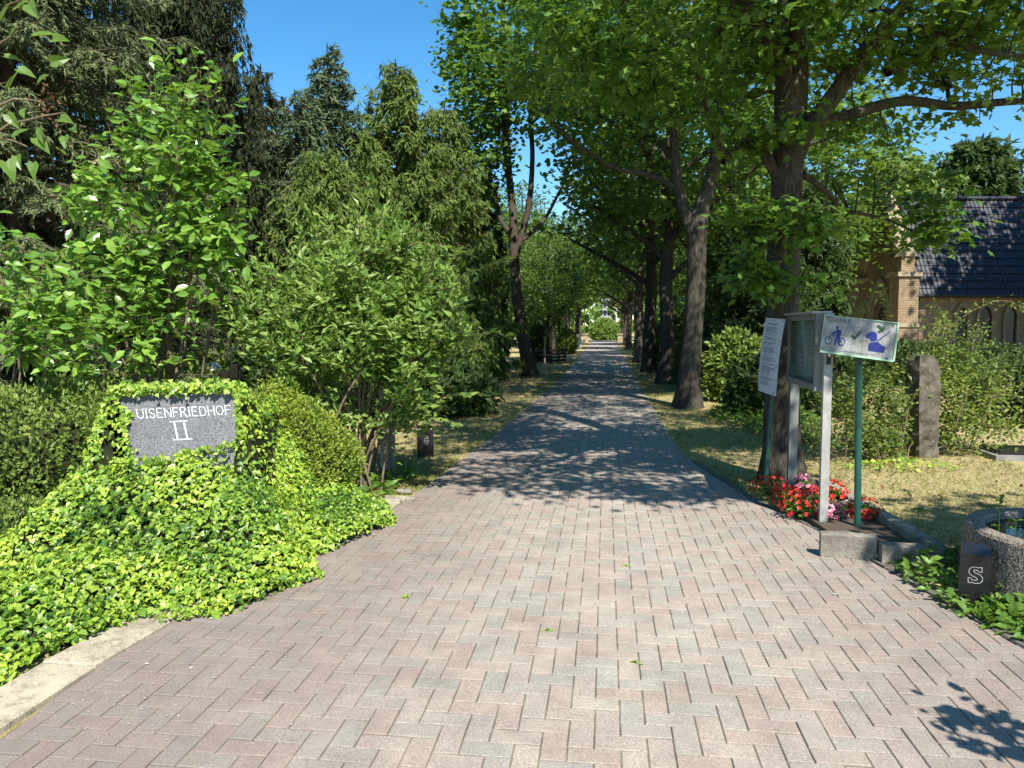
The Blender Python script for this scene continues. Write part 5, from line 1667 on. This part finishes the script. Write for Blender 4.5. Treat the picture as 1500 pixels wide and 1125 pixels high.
# ------------------------------------------------------------------ right: flower bed, edging blocks, basin
def slab_between(name, a, b, w, z0_, z1_, mat, parent, rough=.0):
    a, b = np.asarray(a, float)[:2], np.asarray(b, float)[:2]
    d = unit(b - a); nrm_ = np.array((d[1], -d[0])); L_ = np.linalg.norm(b - a)
    N_ = 6
    g = G()
    r = np.random.default_rng(int(abs(a[0] * 100 + b[1] * 37)))
    V = []; F = []
    for k_ in range(N_ + 1):
        c = a + d * L_ * k_ / N_
        j = r.normal(size=2) * .004
        e = .012
        V += [(*(c + nrm_ * 0), z0_), (*(c + nrm_ * (0 + j[0])), z1_ - e), (*(c + nrm_ * (e + j[0])), z1_ + j[1] * .6), (*(c + nrm_ * (w - e)), z1_ + j[1] * .6), (*(c + nrm_ * w), z1_ - e), (*(c + nrm_ * w), z0_)]
    for k_ in range(N_):
        for e in range(5):
            F.append((k_ * 6 + e, k_ * 6 + e + 1, k_ * 6 + 7 + e, k_ * 6 + 6 + e))
    g.add(V, F)
    g.F.setdefault(6, []).append(np.array([range(5, -1, -1)])); g.F[6].append(np.array([range(N_ * 6, N_ * 6 + 6)]))
    return g.build(name, mat, parent)


fb_ = thing('flower_bed_edging', ground(1250, 790), 'weathered concrete blocks edging the begonia bed', 'edging')
a0 = ground(1206, 784); a1 = ground(1290, 826); 
A = lambda u, v, z_: ground(u, v, z_)
ztop = .17
slab_between('edging_block', A(1285, 786, ztop), A(1203, 781, ztop), .085, -.02, ztop, M['concrete'], fb_)
slab_between('edging_block', A(1383, 803, ztop - .03), A(1293, 798, ztop - .03), .10, -.02, ztop - .03, M['concrete'], fb_)
slab_between('edging_block', A(1318, 758, .12), A(1386, 797, .12), .10, -.02, .12, M['concrete'], fb_)
slab_between('edging_block', A(1262, 727, .12), A(1316, 757, .12), .10, -.02, .115, M['concrete'], fb_)
slab_between('edging_block', A(1210, 700, .12), A(1260, 726, .12), .10, -.02, .12, M['concrete'], fb_)
bedp = [A(1120, 712, .05), A(1180, 698, .05), A(1262, 728, .05), A(1380, 795, .05), A(1296, 800, .05), A(1212, 777, .05)]
g = G(); V = np.array(bedp + [p - np.array((0, 0, .08)) for p in bedp]); g.add(V, [(e, 6 + e, 6 + (e + 1) % 6, (e + 1) % 6) for e in range(6)]); g.F[6] = [np.array([range(6)])]
tag(g.alone('flower_bed_soil', M['soil'], bedp[0]), 'dark soil of the begonia bed beside the path', 'soil', kind='structure')

rng = np.random.default_rng(95)
BEG = [(1127, 722, 'petal_red', .17, 'red begonia at the far tip of the flower bed'), (1152, 738, 'petal_red', .13, 'red begonia along the path edge left of the pale case post'), (1176, 716, 'petal_pink', .11, 'pink and white begonia behind the pale case post'),
       (1172, 752, 'petal_red', .16, 'fiery red begonia in the middle of the path edge row'), (1195, 745, 'petal_red', .15, 'dark red begonia touching the pale case post'), (1216, 758, 'petal_pink', .10, 'bright pink begonia right of the pale case post'),
       (1222, 732, 'petal_red', .13, 'red begonia at the back of the bed between the posts'), (1240, 752, 'petal_pale', .08, 'pale pink begonia before the green sign post'), (1268, 758, 'petal_red', .13, 'red begonia right of the green sign post')]
for k_, (u, v, pm_, r_, lab) in enumerate(BEG):
    b = ground(u, v, .05)
    rt = thing('begonia', b, lab, 'flower', 'begonias in the flower bed')
    n_ = 150
    d = unit(rng.normal(size=(n_, 3))); d[:, 2] = np.abs(d[:, 2])
    P_ = b + d * np.array((r_ * .85, r_ * .85, r_ * .9)) * rng.uniform(.4, 1, (n_, 1))
    g = G(); leafy(g, P_, d + rng.normal(size=(n_, 3)) * .5, d + np.array((0, 0, .6)) + rng.normal(size=(n_, 3)) * .4, .04, OVATE6); g.build('foliage', M['cover'], rt)
    n_ = 60
    d = unit(rng.normal(size=(n_, 3))); d[:, 2] = np.abs(d[:, 2]) + .1
    P_ = b + d * np.array((r_, r_, r_ * 1.1)) * rng.uniform(.85, 1.15, (n_, 1))
    g = G()
    for q_ in range(4):
        an = q_ * math.pi / 2
        t1 = unit(np.cross(d, np.array((.3, .5, .2)))); t2 = np.cross(unit(d), t1)
        leafy(g, P_, t1 * math.cos(an) + t2 * math.sin(an) + d * .35, d + rng.normal(size=(n_, 3)) * .25, .024, (OVATE2[0] * np.array((1, 1.5, 1)), OVATE2[1]))
    g.build('blossoms', M[pm_], rt)

# round basin of exposed aggregate
bc = np.array((2.79, 4.86)); R0, R1, BH = .585, .475, .38
br = thing('water_basin', (bc[0], bc[1], 0), 'round water basin of exposed aggregate concrete at the right edge', 'basin')
prof = [(R0, -.05), (R0, BH - .02), (R0 - .012, BH), (R1 + .012, BH), (R1, BH - .015), (R1 - .01, .05), (0.001, .05)]
n_ = 64; th = np.arange(n_) * 2 * math.pi / n_
V = np.concatenate([np.c_[bc[0] + r * np.cos(th), bc[1] + r * np.sin(th), np.full(n_, z_)] for r, z_ in prof])
i = np.arange(len(prof) - 1)[:, None] * n_; j = np.arange(n_)[None]; k_ = (j + 1) % n_
mk('bowl', V, [np.stack([i + j, i + k_, i + n_ + k_, i + n_ + j], -1).reshape(-1, 4)], M['aggregate'], br)
g = G(); V = np.c_[bc[0] + (R1 - .002) * np.cos(th), bc[1] + (R1 - .002) * np.sin(th), np.full(n_, BH - .045)]; g.add(V); g.F[n_] = [np.array([range(n_)])]
g.build('water', M['water'], br)

# rough stele
sb2 = ground(1360, 671)
rng = np.random.default_rng(96)
V = []; NZ = 22; NS = 24
for a in range(NZ):
    t = a / (NZ - 1); z_ = t * 1.27 - .03
    w_ = .135 * (1.02 - .12 * t) * (1 - .25 * max(0, t - .93) / .07)
    cx = sb2[0] - .05 * t
    for q_ in range(NS):
        an = q_ * 2 * math.pi / NS
        c_, s_ = math.cos(an), math.sin(an)
        sq = 1 / max(abs(c_), abs(s_)); sq = sq ** .96
        x_ = sq * c_ * w_; y_ = sq * s_ * w_ * .9
        ang = .305
        xx, yy = x_ * math.cos(ang) - y_ * math.sin(ang), x_ * math.sin(ang) + y_ * math.cos(ang)
        V.append((cx + xx, sb2[1] + .18 + yy, z_))
V = np.array(V)
dn = wob(V, 5, .034, 5) + wob(V, 6, .016, 15) + rng.normal(size=len(V)) * .004
cen = np.c_[sb2[0] - .05 * np.repeat(np.arange(NZ) / (NZ - 1), NS), np.full(len(V), sb2[1] + .18), V[:, 2]]
V = V + unit(V - cen) * dn[:, None]
i = np.arange(NZ - 1)[:, None] * NS; j = np.arange(NS)[None]; k_ = (j + 1) % NS
g = G(); g.add(V, np.stack([i + j, i + k_, i + NS + k_, i + NS + j], -1).reshape(-1, 4)); g.F[NS] = [np.array([np.arange(NS) + (NZ - 1) * NS])]
tag(g.alone('stone_stele', M['stele'], (sb2[0], sb2[1] + .18, 0)), 'rough dark stone stele standing in the rose thicket', 'stele')

# rose thicket before the chapel
rb = ground(1290, 690)
shrub('rose_thicket', (rb[0], rb[1] + .9, 0), 26, [E(1270, 600, 9.8, .6, .6, .45, 1), E(1330, 575, 10.4, .7, .6, .5, 1), E(1415, 570, 10.6, .6, .6, .5, 1), E(1400, 515, 10.8, .35, .4, .25, .7), E(1250, 640, 9.5, .45, .4, .3, .8), E(1430, 640, 10.2, .6, .5, .35, .9), E(1300, 650, 9.8, .6, .4, .25, .9)],
      120, 1150, 11, .058, OVATE2, 'wide sunlit rose thicket around the stone stele', 131, 'rose', spread=.085, flat=.8, height=.25, rstem=.010, r2=.007, r3=.004, baser=.15, under=.85, tilt=.8, shoots=140, shoot_len=.35, keep=lambda p: (wob(p, 72, 1.0, 3.0) > -.45) & ~((np.abs(project(p)[0] - 1355) < 30) & (p[:, 1] < 9.95)))
rng = np.random.default_rng(132)
rt = [o for o in COL.objects if o.name == 'rose_thicket'][0]
g = G(); gl = G()
for rows in (((1390, 480, 10.3), (1425, 455, 10.2), (1465, 440, 10.2), (1500, 452, 10.2), (1520, 475, 10.2)), ((1300, 480, 10.1), (1295, 450, 10.1), (1290, 425, 10.1)), ((1360, 500, 10.4), (1380, 470, 10.4), (1372, 445, 10.4)), ((1250, 500, 9.9), (1258, 465, 9.9), (1268, 440, 9.9))):
    p = smooth_line([(*at(*r_), .009 - .0015 * k_) for k_, r_ in enumerate(rows)], 16)
    g.tube(p[:, :3], p[:, 3] * .8, 5)
    q_ = np.repeat(p[2:, :3], 6, 0) + rng.normal(size=((len(p) - 2) * 6, 3)) * .04
    leafy(gl, q_, rng.normal(size=q_.shape), np.array((0, -.2, 1)) + rng.normal(size=q_.shape) * .5, .055, OVATE2)
g.build('cane', M['stem'], rt); gl.build('cane_leaves', M['rose'], rt)
# darker shrubs that fill the right middle ground
for k_, (u, Y, h, w, mat, sz_, lab) in enumerate(((1082, 17, 1.3, .6, 'yew', .10, 'sunlit evergreen bush between the two nearest maples'), (1045, 20, 1.6, .8, 'thuja', .12, 'dark bush just right of the forked maple trunk'), (1120, 14, .9, .6, 'thuja', .1, 'dark bush behind the long notice sheet'),
                                                    (1195, 14.5, 1.2, .7, 'thuja', .10, 'evergreen bush behind the notice case posts'), (1500, 13.5, .9, .8, 'thuja', .1, 'dark bush right of the rose thicket'), (1460, 20, 1.0, 1.2, 'thuja', .11, 'bush before the chapel long wall'),
                                                    (958, 40, 1.6, .8, 'yew', .2, 'bush behind the fifth maple on the right'), (1000, 30, 1.8, 1.0, 'thuja', .16, 'dark bush left of the forked maple behind the row'), (1020, 27, 1.5, 1.0, 'yew', .16, 'pale bush behind the forked maple'),
                                                    (1330, 23, .9, 1.3, 'thuja', .14, 'dark bush at the foot of the chapel buttress'))):
    c = gp(u, Y)
    clipped('evergreen_bush', c, [(c[0], c[1], h * .5, w, w * .8, h * .62), (c[0] + w * .5, c[1] + .25, h * .38, w * .6, w * .6, h * .5), (c[0] - w * .5, c[1] - .1, h * .34, w * .55, w * .55, h * .44)], 6500, sz_ * 1.15, lab, 140 + k_, mat, .2)
rock(ground(1108, 572), .17, 161, M['gravestone'], 'grey rough gravestone beside the long notice sheet', 'headstone', 'headstone', squash=(.7, .6, 2.6))
ge = thing('grave_edging', ground(1070, 578), 'thin pale stone edging of a grave right of the forked maple', 'edging')
slab_between('edging_stone', ground(1112, 577), ground(1030, 577), .08, -.02, .09, M['concrete'], ge)
slab_between('edging_stone', ground(1112, 553), ground(1040, 553), .08, -.02, .09, M['concrete'], ge)
ge = thing('grave_slab', ground(1490, 690), 'dark flat grave slab at the right edge behind the basin', 'grave slab')
c = ground(1500, 672); boxpart('slab', (c[0] + .25, c[1] + .2, .05), (1.1, .5, .10), np.eye(3), M['black_stone'], ge); boxpart('rim', (c[0] + .25, c[1] + .2, .02), (1.25, .65, .06), np.eye(3), M['gravestone'], ge)

# ------------------------------------------------------------------ ground cover and weeds
def cover_patch(name, pts, n_, hmax, size, tpl, mat, label, seed, cat='ground cover', up=.5):
    r = np.random.default_rng(seed)
    Q = np.array(pts); P_ = r.uniform(Q.min(0), Q.max(0), (n_ * 3, 2)); P_ = P_[in_poly(P_, Q)][:n_]
    m_ = len(P_); ed = np.minimum(edge_dist(P_, Q) / .25, 1)
    lump = .55 + .45 * np.sin(P_[:, 0] * 7 + seed) * np.sin(P_[:, 1] * 6)
    z_ = r.random(m_) * hmax * (.3 + .7 * ed) * np.clip(lump + .3, .2, 1)
    g = G(); leafy(g, np.c_[P_, z_ + .01], unit(r.normal(size=(m_, 3)) * (1, 1, .4) + (0, 0, up * .4)), unit(r.normal(size=(m_, 3)) * .45 + (0, -.15, 1)), size * r.uniform(.6, 1.3, m_), tpl)
    return tag(g.alone(name, M[mat], (*Q.mean(0), 0)), label, cat, kind='stuff')


gg = lambda *L: [ground(*p)[:2] for p in L]
cover_patch('ground_cover', gg((1030, 606), (1080, 592), (1170, 598), (1215, 625), (1205, 655), (1120, 640), (1060, 622)), 2600, .22, .085, OVATE6, 'cover', 'low bright leafy ground cover between the two nearest maples', 171)
cover_patch('ground_cover', gg((1300, 815), (1330, 800), (1400, 815), (1410, 880), (1405, 905), (1350, 870), (1318, 845)), 420, .22, .06, OVATE6, 'cover', 'leafy weeds between the edging blocks and the letter S stone', 172)
cover_patch('ground_cover', gg((1398, 893), (1470, 880), (1600, 900), (1640, 990), (1510, 945), (1440, 915)), 700, .10, .075, OVATE6, 'cover', 'yellow green creeping leaves before the letter S stone', 173)
cover_patch('ground_cover', gg((1462, 850), (1480, 800), (1620, 800), (1620, 890), (1475, 888)), 900, .34, .07, OVATE6, 'cover', 'taller weeds right of the letter S stone', 174)
cover_patch('ground_cover', gg((1215, 682), (1300, 676), (1420, 684), (1400, 692), (1260, 692)), 160, .10, .05, IVY, 'ivy', 'ivy creeping at the foot of the stone stele', 175)
cover_patch('ground_cover', gg((548, 742), (600, 705), (610, 690), (545, 690), (500, 730)), 220, .16, .10, OVATE6, 'cover', 'few broad leaves at the foot of the leafy shrub', 176)
rng = np.random.default_rng(177)
for k_, (u, v, h, lab) in enumerate(((1335, 822, .36, 'tall thin weed stalk before the edging blocks'), (1452, 868, .56, 'tallest weed stalk right of the letter S stone'), (1468, 862, .42, 'thin weed stalk at the basin wall'))):
    b = ground(u, v); rt = thing('weed_stalk', b, lab, 'weed', 'weed stalks')
    p = curve(b, b + np.array((rng.normal() * .03, .0, h)), .0, 8, .006, rng); g = G(); g.tube(p, np.linspace(.004, .0018, 8), 5); g.build('stem', M['twig'] if k_ == 0 else M['cover'], rt)
    q_ = np.vstack([p[3:], np.repeat(p[-1:], 6, 0)]); g = G(); leafy(g, q_, rng.normal(size=q_.shape) * (1, 1, .3), np.array((0, 0, 1)) + rng.normal(size=q_.shape) * .3, .045, OVATE6); g.build('leaf_tuft', M['cover'], rt)
for k_, (u, v, lab) in enumerate(((593, 876, 'left tiny weed sprouting from a path joint'), (803, 926, 'middle tiny weed sprouting from a path joint'), (918, 830, 'right tiny weed sprouting from a path joint'), (932, 972, 'lowest tiny weed sprouting from a path joint'))):
    b = ground(u, v); n_ = 16; g = G(); leafy(g, np.repeat(b[None], n_, 0) + rng.normal(size=(n_, 3)) * (.012, .012, 0) + (0, 0, .004), unit(rng.normal(size=(n_, 3)) * (1, 1, .3) + (0, 0, .5)), np.array((0, 0, 1)) + rng.normal(size=(n_, 3)) * .3, .020, OVATE6)
    tag(g.alone('joint_weed', M['ivy'], b), lab, 'weed', 'weeds in the path joints')

# shrub just beyond the right of the frame; its twigs shade the near right paving
shrub('leafy_shrub', (2.9, 1.7, 0), 6, [(2.02, 1.95, 1.45, .24, .22, .22, 1)], 8, 26, 5, .085, OVATE6, 'leafy shrub beyond the right edge whose twig shadows fall on the paving', 181, 'broad', spread=.08, height=.6)

# tree beyond the right edge, its low bough shades the basin and the lawn behind it
nt1 = smooth_line([(5.4, 2.2, 0, .2), (5.4, 2.2, 2, .16), (5.3, 2.3, 4, .13), (5.3, 2.3, 6, .06)], 24)
nt2 = smooth_line([(5.35, 2.25, 3.2, .07), (4.6, 2.6, 3.8, .05), (3.7, 3.1, 4.1, .02)], 14)
tree('maple_tree', (5.4, 2.2, 0), [nt1, nt2], [(4.0, 2.7, 4.05, .9, 1.0, .3, 3), (5.6, 1.9, 5.5, 1.4, 1.4, 1.1, .6)], 24, 150, 10, .13, MAPLE, 'maple beyond the right edge whose low bough shades the basin', group='trees outside the right edge', seed=191, spread=.2)

# grass of the verges
rng = np.random.default_rng(190)
n_ = 230000
y_ = 2.2 * (38 / 2.2) ** rng.random(n_)
right = rng.random(n_) < .58
x_ = np.where(right, xr(y_) + .05 + rng.random(n_) ** 1.25 * (2.2 + .16 * y_), xl(y_) - .02 - rng.random(n_) ** 1.25 * (1.2 + .13 * y_))
x_ = x_ + rng.normal(size=n_) * .03
P_ = np.c_[x_, y_, np.full(n_, -.012)]
bedq = np.array([p[:2] for p in bedp])
dens_ = .5 + .5 * np.clip(wob(P_, 41, 1.0, 1.7) + .35, -1, 1)
ok = ~in_poly(P_[:, :2], bedq) & ~in_poly(P_[:, :2], IVYP) & (np.hypot(x_ - bc[0], y_ - bc[1]) > R0 + .01) & (rng.random(n_) < .25 + .75 * dens_) & ~((~right) & (y_ < 6.9)) & ~(right & (y_ < 5.3) & (x_ < 2.6))
P_ = P_[ok]; m_ = len(P_)
sc_ = 1 + P_[:, 1] / 14
g = G(); leafy(g, P_, unit(rng.normal(size=(m_, 3)) * (.75, .75, .1) + (0, 0, .8)), rng.normal(size=(m_, 3)) * (1, 1, .2), rng.uniform(.02, .06, m_) * (.75 + .25 * sc_), (BLADE[0] * np.array((1, 1.0, 1)), BLADE[1]))
tag(g.alone('grass', M['grass'], (0, 8, 0)), 'short dry yellow green grass on both verges', 'grass', kind='stuff')

# dropped petals and leaf crumbs on the paving
n_ = 1400
lx = rng.random(n_)
y_ = rng.uniform(2.6, 9, n_)
left_ = rng.random(n_) < .7
x_ = np.where(left_, xl(y_) + .1 + np.abs(rng.normal(size=n_)) * .55, xr(y_) - .05 - np.abs(rng.normal(size=n_)) * .5)
g = G(); leafy(g, np.c_[x_, y_, np.full(n_, .0085)], rng.normal(size=(n_, 3)) * (1, 1, .02), np.array((0, 0, 1)) + rng.normal(size=(n_, 3)) * .05, np.where(rng.random(n_) < .06, .024, .009) * rng.uniform(.6, 1.2, n_), (OVATE6[0] * np.array((1, 1.4, .15)), OVATE6[1]))
tag(g.alone('petal_litter', M['litter'], (0, 5, 0)), 'pale specks of dropped petals and crumbs on the paving', 'litter', kind='stuff')

n_ = 1500
y_ = 5.0 * (16 / 5.0) ** rng.random(n_); rgt = rng.random(n_) < .65
x_ = np.where(rgt, xr(y_) + .1 + rng.random(n_) * 4, xl(y_) - .05 - rng.random(n_) * 1.6)
ok = ~in_poly(np.c_[x_, y_], IVYP) & (np.hypot(x_ - bc[0], y_ - bc[1]) > R0 + .05)
n_ = ok.sum()
g = G(); leafy(g, np.c_[x_[ok], y_[ok], rng.uniform(.0, .03, n_)], rng.normal(size=(n_, 3)) * (1, 1, .3), np.array((0, 0, 1)) + rng.normal(size=(n_, 3)) * .4, rng.uniform(.025, .07, n_), OVATE6)
tag(g.alone('leaf_litter', M['dead'], (0, 8, 0)), 'dry brown leaves scattered over the verges', 'leaves', kind='stuff')

# ------------------------------------------------------------------ brick chapel
CD = 28.0                                                # distance of the near corner along the camera axis


def axis_pt(px_, py_, d):
    r_ = ray(px_, py_); f = -r_[0] * _sy * _cp + r_[1] * _cy * _cp + r_[2] * _sp
    return np.array((0, 0, CAM_H)) + r_ * (d / f)


corner = axis_pt(1325, 480, CD); corner[2] = 0
cex = np.array((_cy, _sy, 0)); cey = np.array((-_sy, _cy, 0))
ch = thing('brick_chapel', corner, 'small yellow brick chapel with steep black roof and pointed portal', 'chapel')


def cp(u, v, z_): return corner + cex * u + cey * v + np.array((0, 0, z_))


CW, CLn, EZ, RZ = 3.7, 9.0, 2.82, 6.45
CAX = (cex, cey, Z3)


class LocalG(G):
    pass


def cbox(name, u0, u1, v0, v1, z0_, z1_, mat, parent=ch):
    g = G(); g.box(cp((u0 + u1) / 2, (v0 + v1) / 2, (z0_ + z1_) / 2), (u1 - u0, v1 - v0, z1_ - z0_), CAX)
    return g.build(name, mat, parent)


wall = cbox('long_wall', .30, CLn, .14, .44, 0, EZ - .02, M['brickwork'])
cbox('end_wall', CLn - .3, CLn - .003, .442, CW - .3, 0, EZ, M['brickwork'])
cbox('rear_wall', .303, CLn, CW - .44, CW - .14, 0, EZ - .02, M['brickwork'])
# gable wall with a pointed portal: polygon with a notch, extruded
cv = CW / 2


def pointed(hw_, spring, n_=10):
    """points of a pointed arch from left foot over the apex to right foot, about v = 0"""
    R_ = hw_ * 2.1
    aa = []
    a_end = math.acos((R_ - hw_) / R_)
    for t in np.linspace(0, a_end, n_): aa.append((-hw_ + R_ - R_ * math.cos(t), spring + R_ * math.sin(t)))
    left = [(x_, z_) for x_, z_ in aa]
    rightp = [(-x_, z_) for x_, z_ in reversed(left[:-1])]
    return left + rightp


ap = pointed(.62, 1.75)
outer = [(-cv + .1, 0), (-cv + .1, EZ + .3), (0, RZ + .15), (cv - .1, EZ + .3), (cv - .1, 0)]
# left half and right half as strips between arch and outline
g = G()


def ring_wall(g, inner, outline_fn, u0, u1):
    n_ = len(inner)
    V = []
    for (a, b) in inner:
        o_ = outline_fn(a, b)
        for u in (u0, u1):
            V.append(cp(u, cv + a, b)); V.append(cp(u, cv + o_[0], o_[1]))
    F = []
    for k_ in range(n_ - 1):
        b0, b1 = k_ * 4, k_ * 4 + 4
        F += [(b0, b1, b1 + 1, b0 + 1), (b0 + 2, b0 + 3, b1 + 3, b1 + 2), (b0, b0 + 2, b1 + 2, b1), (b0 + 1, b1 + 1, b1 + 3, b0 + 3)]
    F += [(0, 1, 3, 2), (n_ * 4 - 4, n_ * 4 - 2, n_ * 4 - 1, n_ * 4 - 3)]
    g.add(V, F)


inner = [(-.62, 0)] + ap + [(.62, 0)]


def outl(a, b):
    # move outwards: sideways below the eaves, to the gable line above
    if b < 1.7: return (math.copysign(cv - .1, a), b)
    t = abs(a) / .62
    zz = EZ + .3 + (RZ - .15 - EZ) * (1 - t)
    return (math.copysign((cv - .1) * t, a) if abs(a) > 1e-6 else 0, zz)


ring_wall(g, inner, outl, .0, .3)
g.build('gable_wall', M['brickwork'], ch)
for k_, (hw_, spr, u0, u1, mat) in enumerate(((.86, 1.75, -.10, -.003, 'sandstone'), (.62, 1.75, -.05, .12, 'sandstone'))):
    g = G(); a_ = pointed(hw_, spr); b_ = pointed(hw_ + .13, spr)
    a_ = [(-hw_, 0)] + a_ + [(hw_, 0)]; b_ = [(-hw_ - .13, 0)] + b_ + [(hw_ + .13, 0)]
    n_ = len(a_); V = []
    for (p, q_) in zip(a_, b_):
        for u in (u0, u1): V.append(cp(u, cv + p[0], p[1])); V.append(cp(u, cv + q_[0], q_[1]))
    F = []
    for e in range(n_ - 1):
        b0, b1 = e * 4, e * 4 + 4
        F += [(b0, b1, b1 + 1, b0 + 1), (b0 + 2, b0 + 3, b1 + 3, b1 + 2), (b0, b0 + 2, b1 + 2, b1), (b0 + 1, b1 + 1, b1 + 3, b0 + 3)]
    g.add(V, F); g.build('portal_arch', M[mat], ch)
dr_ = cbox('door', .2, .26, cv - .6, cv + .6, 0, 2.3, M['wood_dark'])
# gable coping
for s_ in (-1, 1):
    g = G()
    a = cp(.12, cv + s_ * (cv + .02), EZ + .18); b = cp(.12, cv, RZ + .36)
    d_ = unit(b - a); g.box((a + b) / 2, (np.linalg.norm(b - a) + .2, .46, .16), (d_, cex, unit(np.cross(d_, cex)))); g.build('gable_coping', M['sandstone'], ch)
g = G(); g.box(cp(.12, cv, RZ + .50), (.30, .30, .42), CAX); g.build('finial', M['sandstone'], ch)


def pier(v, name='buttress'):
    r_ = cbox(name, -.36, .36, v - .36, v + .36, 0, 3.42, M['brickwork'])
    def sub(nm, hw_, z0_, z1_, mat, top=None):
        g = G()
        if top is None: g.box(cp(0, v, (z0_ + z1_) / 2), (2 * hw_, 2 * hw_, z1_ - z0_), CAX)
        else:
            V = [cp(su * hw_, v + sv * hw_, z0_) for su, sv in ((-1, -1), (1, -1), (1, 1), (-1, 1))] + [cp(0, v - hw_, z1_), cp(0, v + hw_, z1_)]
            g.add(V, [(0, 1, 2, 3)], [(0, 4, 1), (2, 5, 3)]); g.F[3][-1] = g.F[3][-1]
            g.add(V, [(1, 4, 5, 2), (0, 3, 5, 4)])
        g.build(nm, mat, r_)
    sub('shoulder_stone', .44, 3.42, 3.58, M['sandstone'])
    sub('upper_shaft', .24, 3.58, 4.15, M['brickwork'])
    sub('gablet', .30, 4.15, 4.62, M['sandstone'], 1)
    sub('string_course', .40, 1.60, 1.72, M['sandstone'])
    g = G()
    V = [cp(su * .15, v + sv * .15, 4.5) for su, sv in ((-1, -1), (1, -1), (1, 1), (-1, 1))] + [cp(0, v, 5.5)]
    g.add(V, [(0, 1, 4), (1, 2, 4), (2, 3, 4), (3, 0, 4)]); g.build('pinnacle', M['sandstone'], r_)


pier(0.15); pier(CW - .15)
# roof: each course of tiles a part with rolls along it
nrow = 13
roof = G(); a, b, c_, d_ = cp(.30, -.12, EZ - .12), cp(CLn + .2, -.12, EZ - .12), cp(CLn + .2, cv, RZ - .02), cp(.30, cv, RZ - .02)
e_, f_ = cp(CLn + .2, CW + .12, EZ - .12), cp(.30, CW + .12, EZ - .12)
roof.add([a, b, c_, d_, e_, f_], [(0, 1, 2, 3), (3, 2, 4, 5)])
rf = roof.build('roof', M['slate'], ch)
slope = unit(d_ - a); L_ = np.linalg.norm(d_ - a); rn = unit(np.cross(b - a, d_ - a))
if rn[2] < 0: rn = -rn
per_ = .155; ns = int(CLn / per_ * 6)
us = np.linspace(0, CLn - .12, ns)
roll = .020 * np.abs(np.sin(us / per_ * math.pi)) ** .7
for r_ in range(nrow):
    s0, s1 = L_ * r_ / nrow - .02, L_ * (r_ + 1) / nrow + .03
    lowr = a + slope * s0 + rn * .050; upr = a + slope * s1 + rn * .018
    jit = np.sin(us * 3.1 + r_) * .003
    V0 = lowr + cex * us[:, None] + rn * (roll + jit)[:, None]; V1 = upr + cex * us[:, None] + rn * (roll * .8)[:, None]; V2 = lowr + cex * us[:, None] - rn * .02
    k_ = np.arange(ns - 1)
    mk('tile_course', np.concatenate([V0, V1, V2]), [np.concatenate([np.stack([k_, k_ + 1, ns + k_ + 1, ns + k_], -1), np.stack([2 * ns + k_, 2 * ns + k_ + 1, k_ + 1, k_], -1)])], M['slate'], rf)
g = G(); g.tube([cp(.3, cv, RZ + .06), cp(CLn * .5, cv, RZ + .06), cp(CLn, cv, RZ + .06)], .10, 8); g.build('ridge_cap', M['slate'], rf, True)
g = G(); g.tube([cp(.32, -.17, EZ - .10), cp(CLn * .5, -.17, EZ - .10), cp(CLn, -.17, EZ - .10)], .06, 8); g.build('gutter', M['rubber'], rf, True)
g = G(); g.tube([cp(.45, -.12, EZ - .12), cp(.45, .06, EZ - .35), cp(.45, .08, EZ - .6), cp(.45, .08, 0)], .045, 8); g.build('downpipe', M['rubber'], ch, True)
for u, w_ in ((2.12, .40), (2.98, .46), (3.92, .40), (4.9, .4)):
    wv = thing('window', (0, 0, 0), None, None); wv.parent = ch; wv.location = Vector(cp(u, .14, .9)) - ch.location
    top = pointed(w_ / 2, 1.98, 6); shape = [(-w_ / 2, .9)] + top + [(w_ / 2, .9)]
    g = G(); n_ = len(shape); V = [cp(u + p[0], .132, p[1]) for p in shape]; g.add(V); g.F[n_] = [np.array([range(n_)])]; g.build('pane', M['dark_glass'], wv)
    o2 = [(-w_ / 2 - .1, .9)] + pointed(w_ / 2 + .1, 1.98, 6) + [(w_ / 2 + .1, .9)]
    g = G(); V = []
    for p, q_ in zip(shape, o2):
        for v_ in (.04, .139): V.append(cp(u + p[0], v_, p[1])); V.append(cp(u + q_[0], v_, q_[1]))
    F = []
    for e in range(n_ - 1):
        b0, b1 = e * 4, e * 4 + 4
        F += [(b0, b1, b1 + 1, b0 + 1), (b0, b0 + 2, b1 + 2, b1), (b0 + 1, b1 + 1, b1 + 3, b0 + 3)]
    g.add(V, F); g.build('frame', M['brickwork'], wv)
    g = G(); g.box(cp(u, .02, .86), (w_ + .3, .26, .08), CAX); g.build('sill', M['sandstone'], wv)
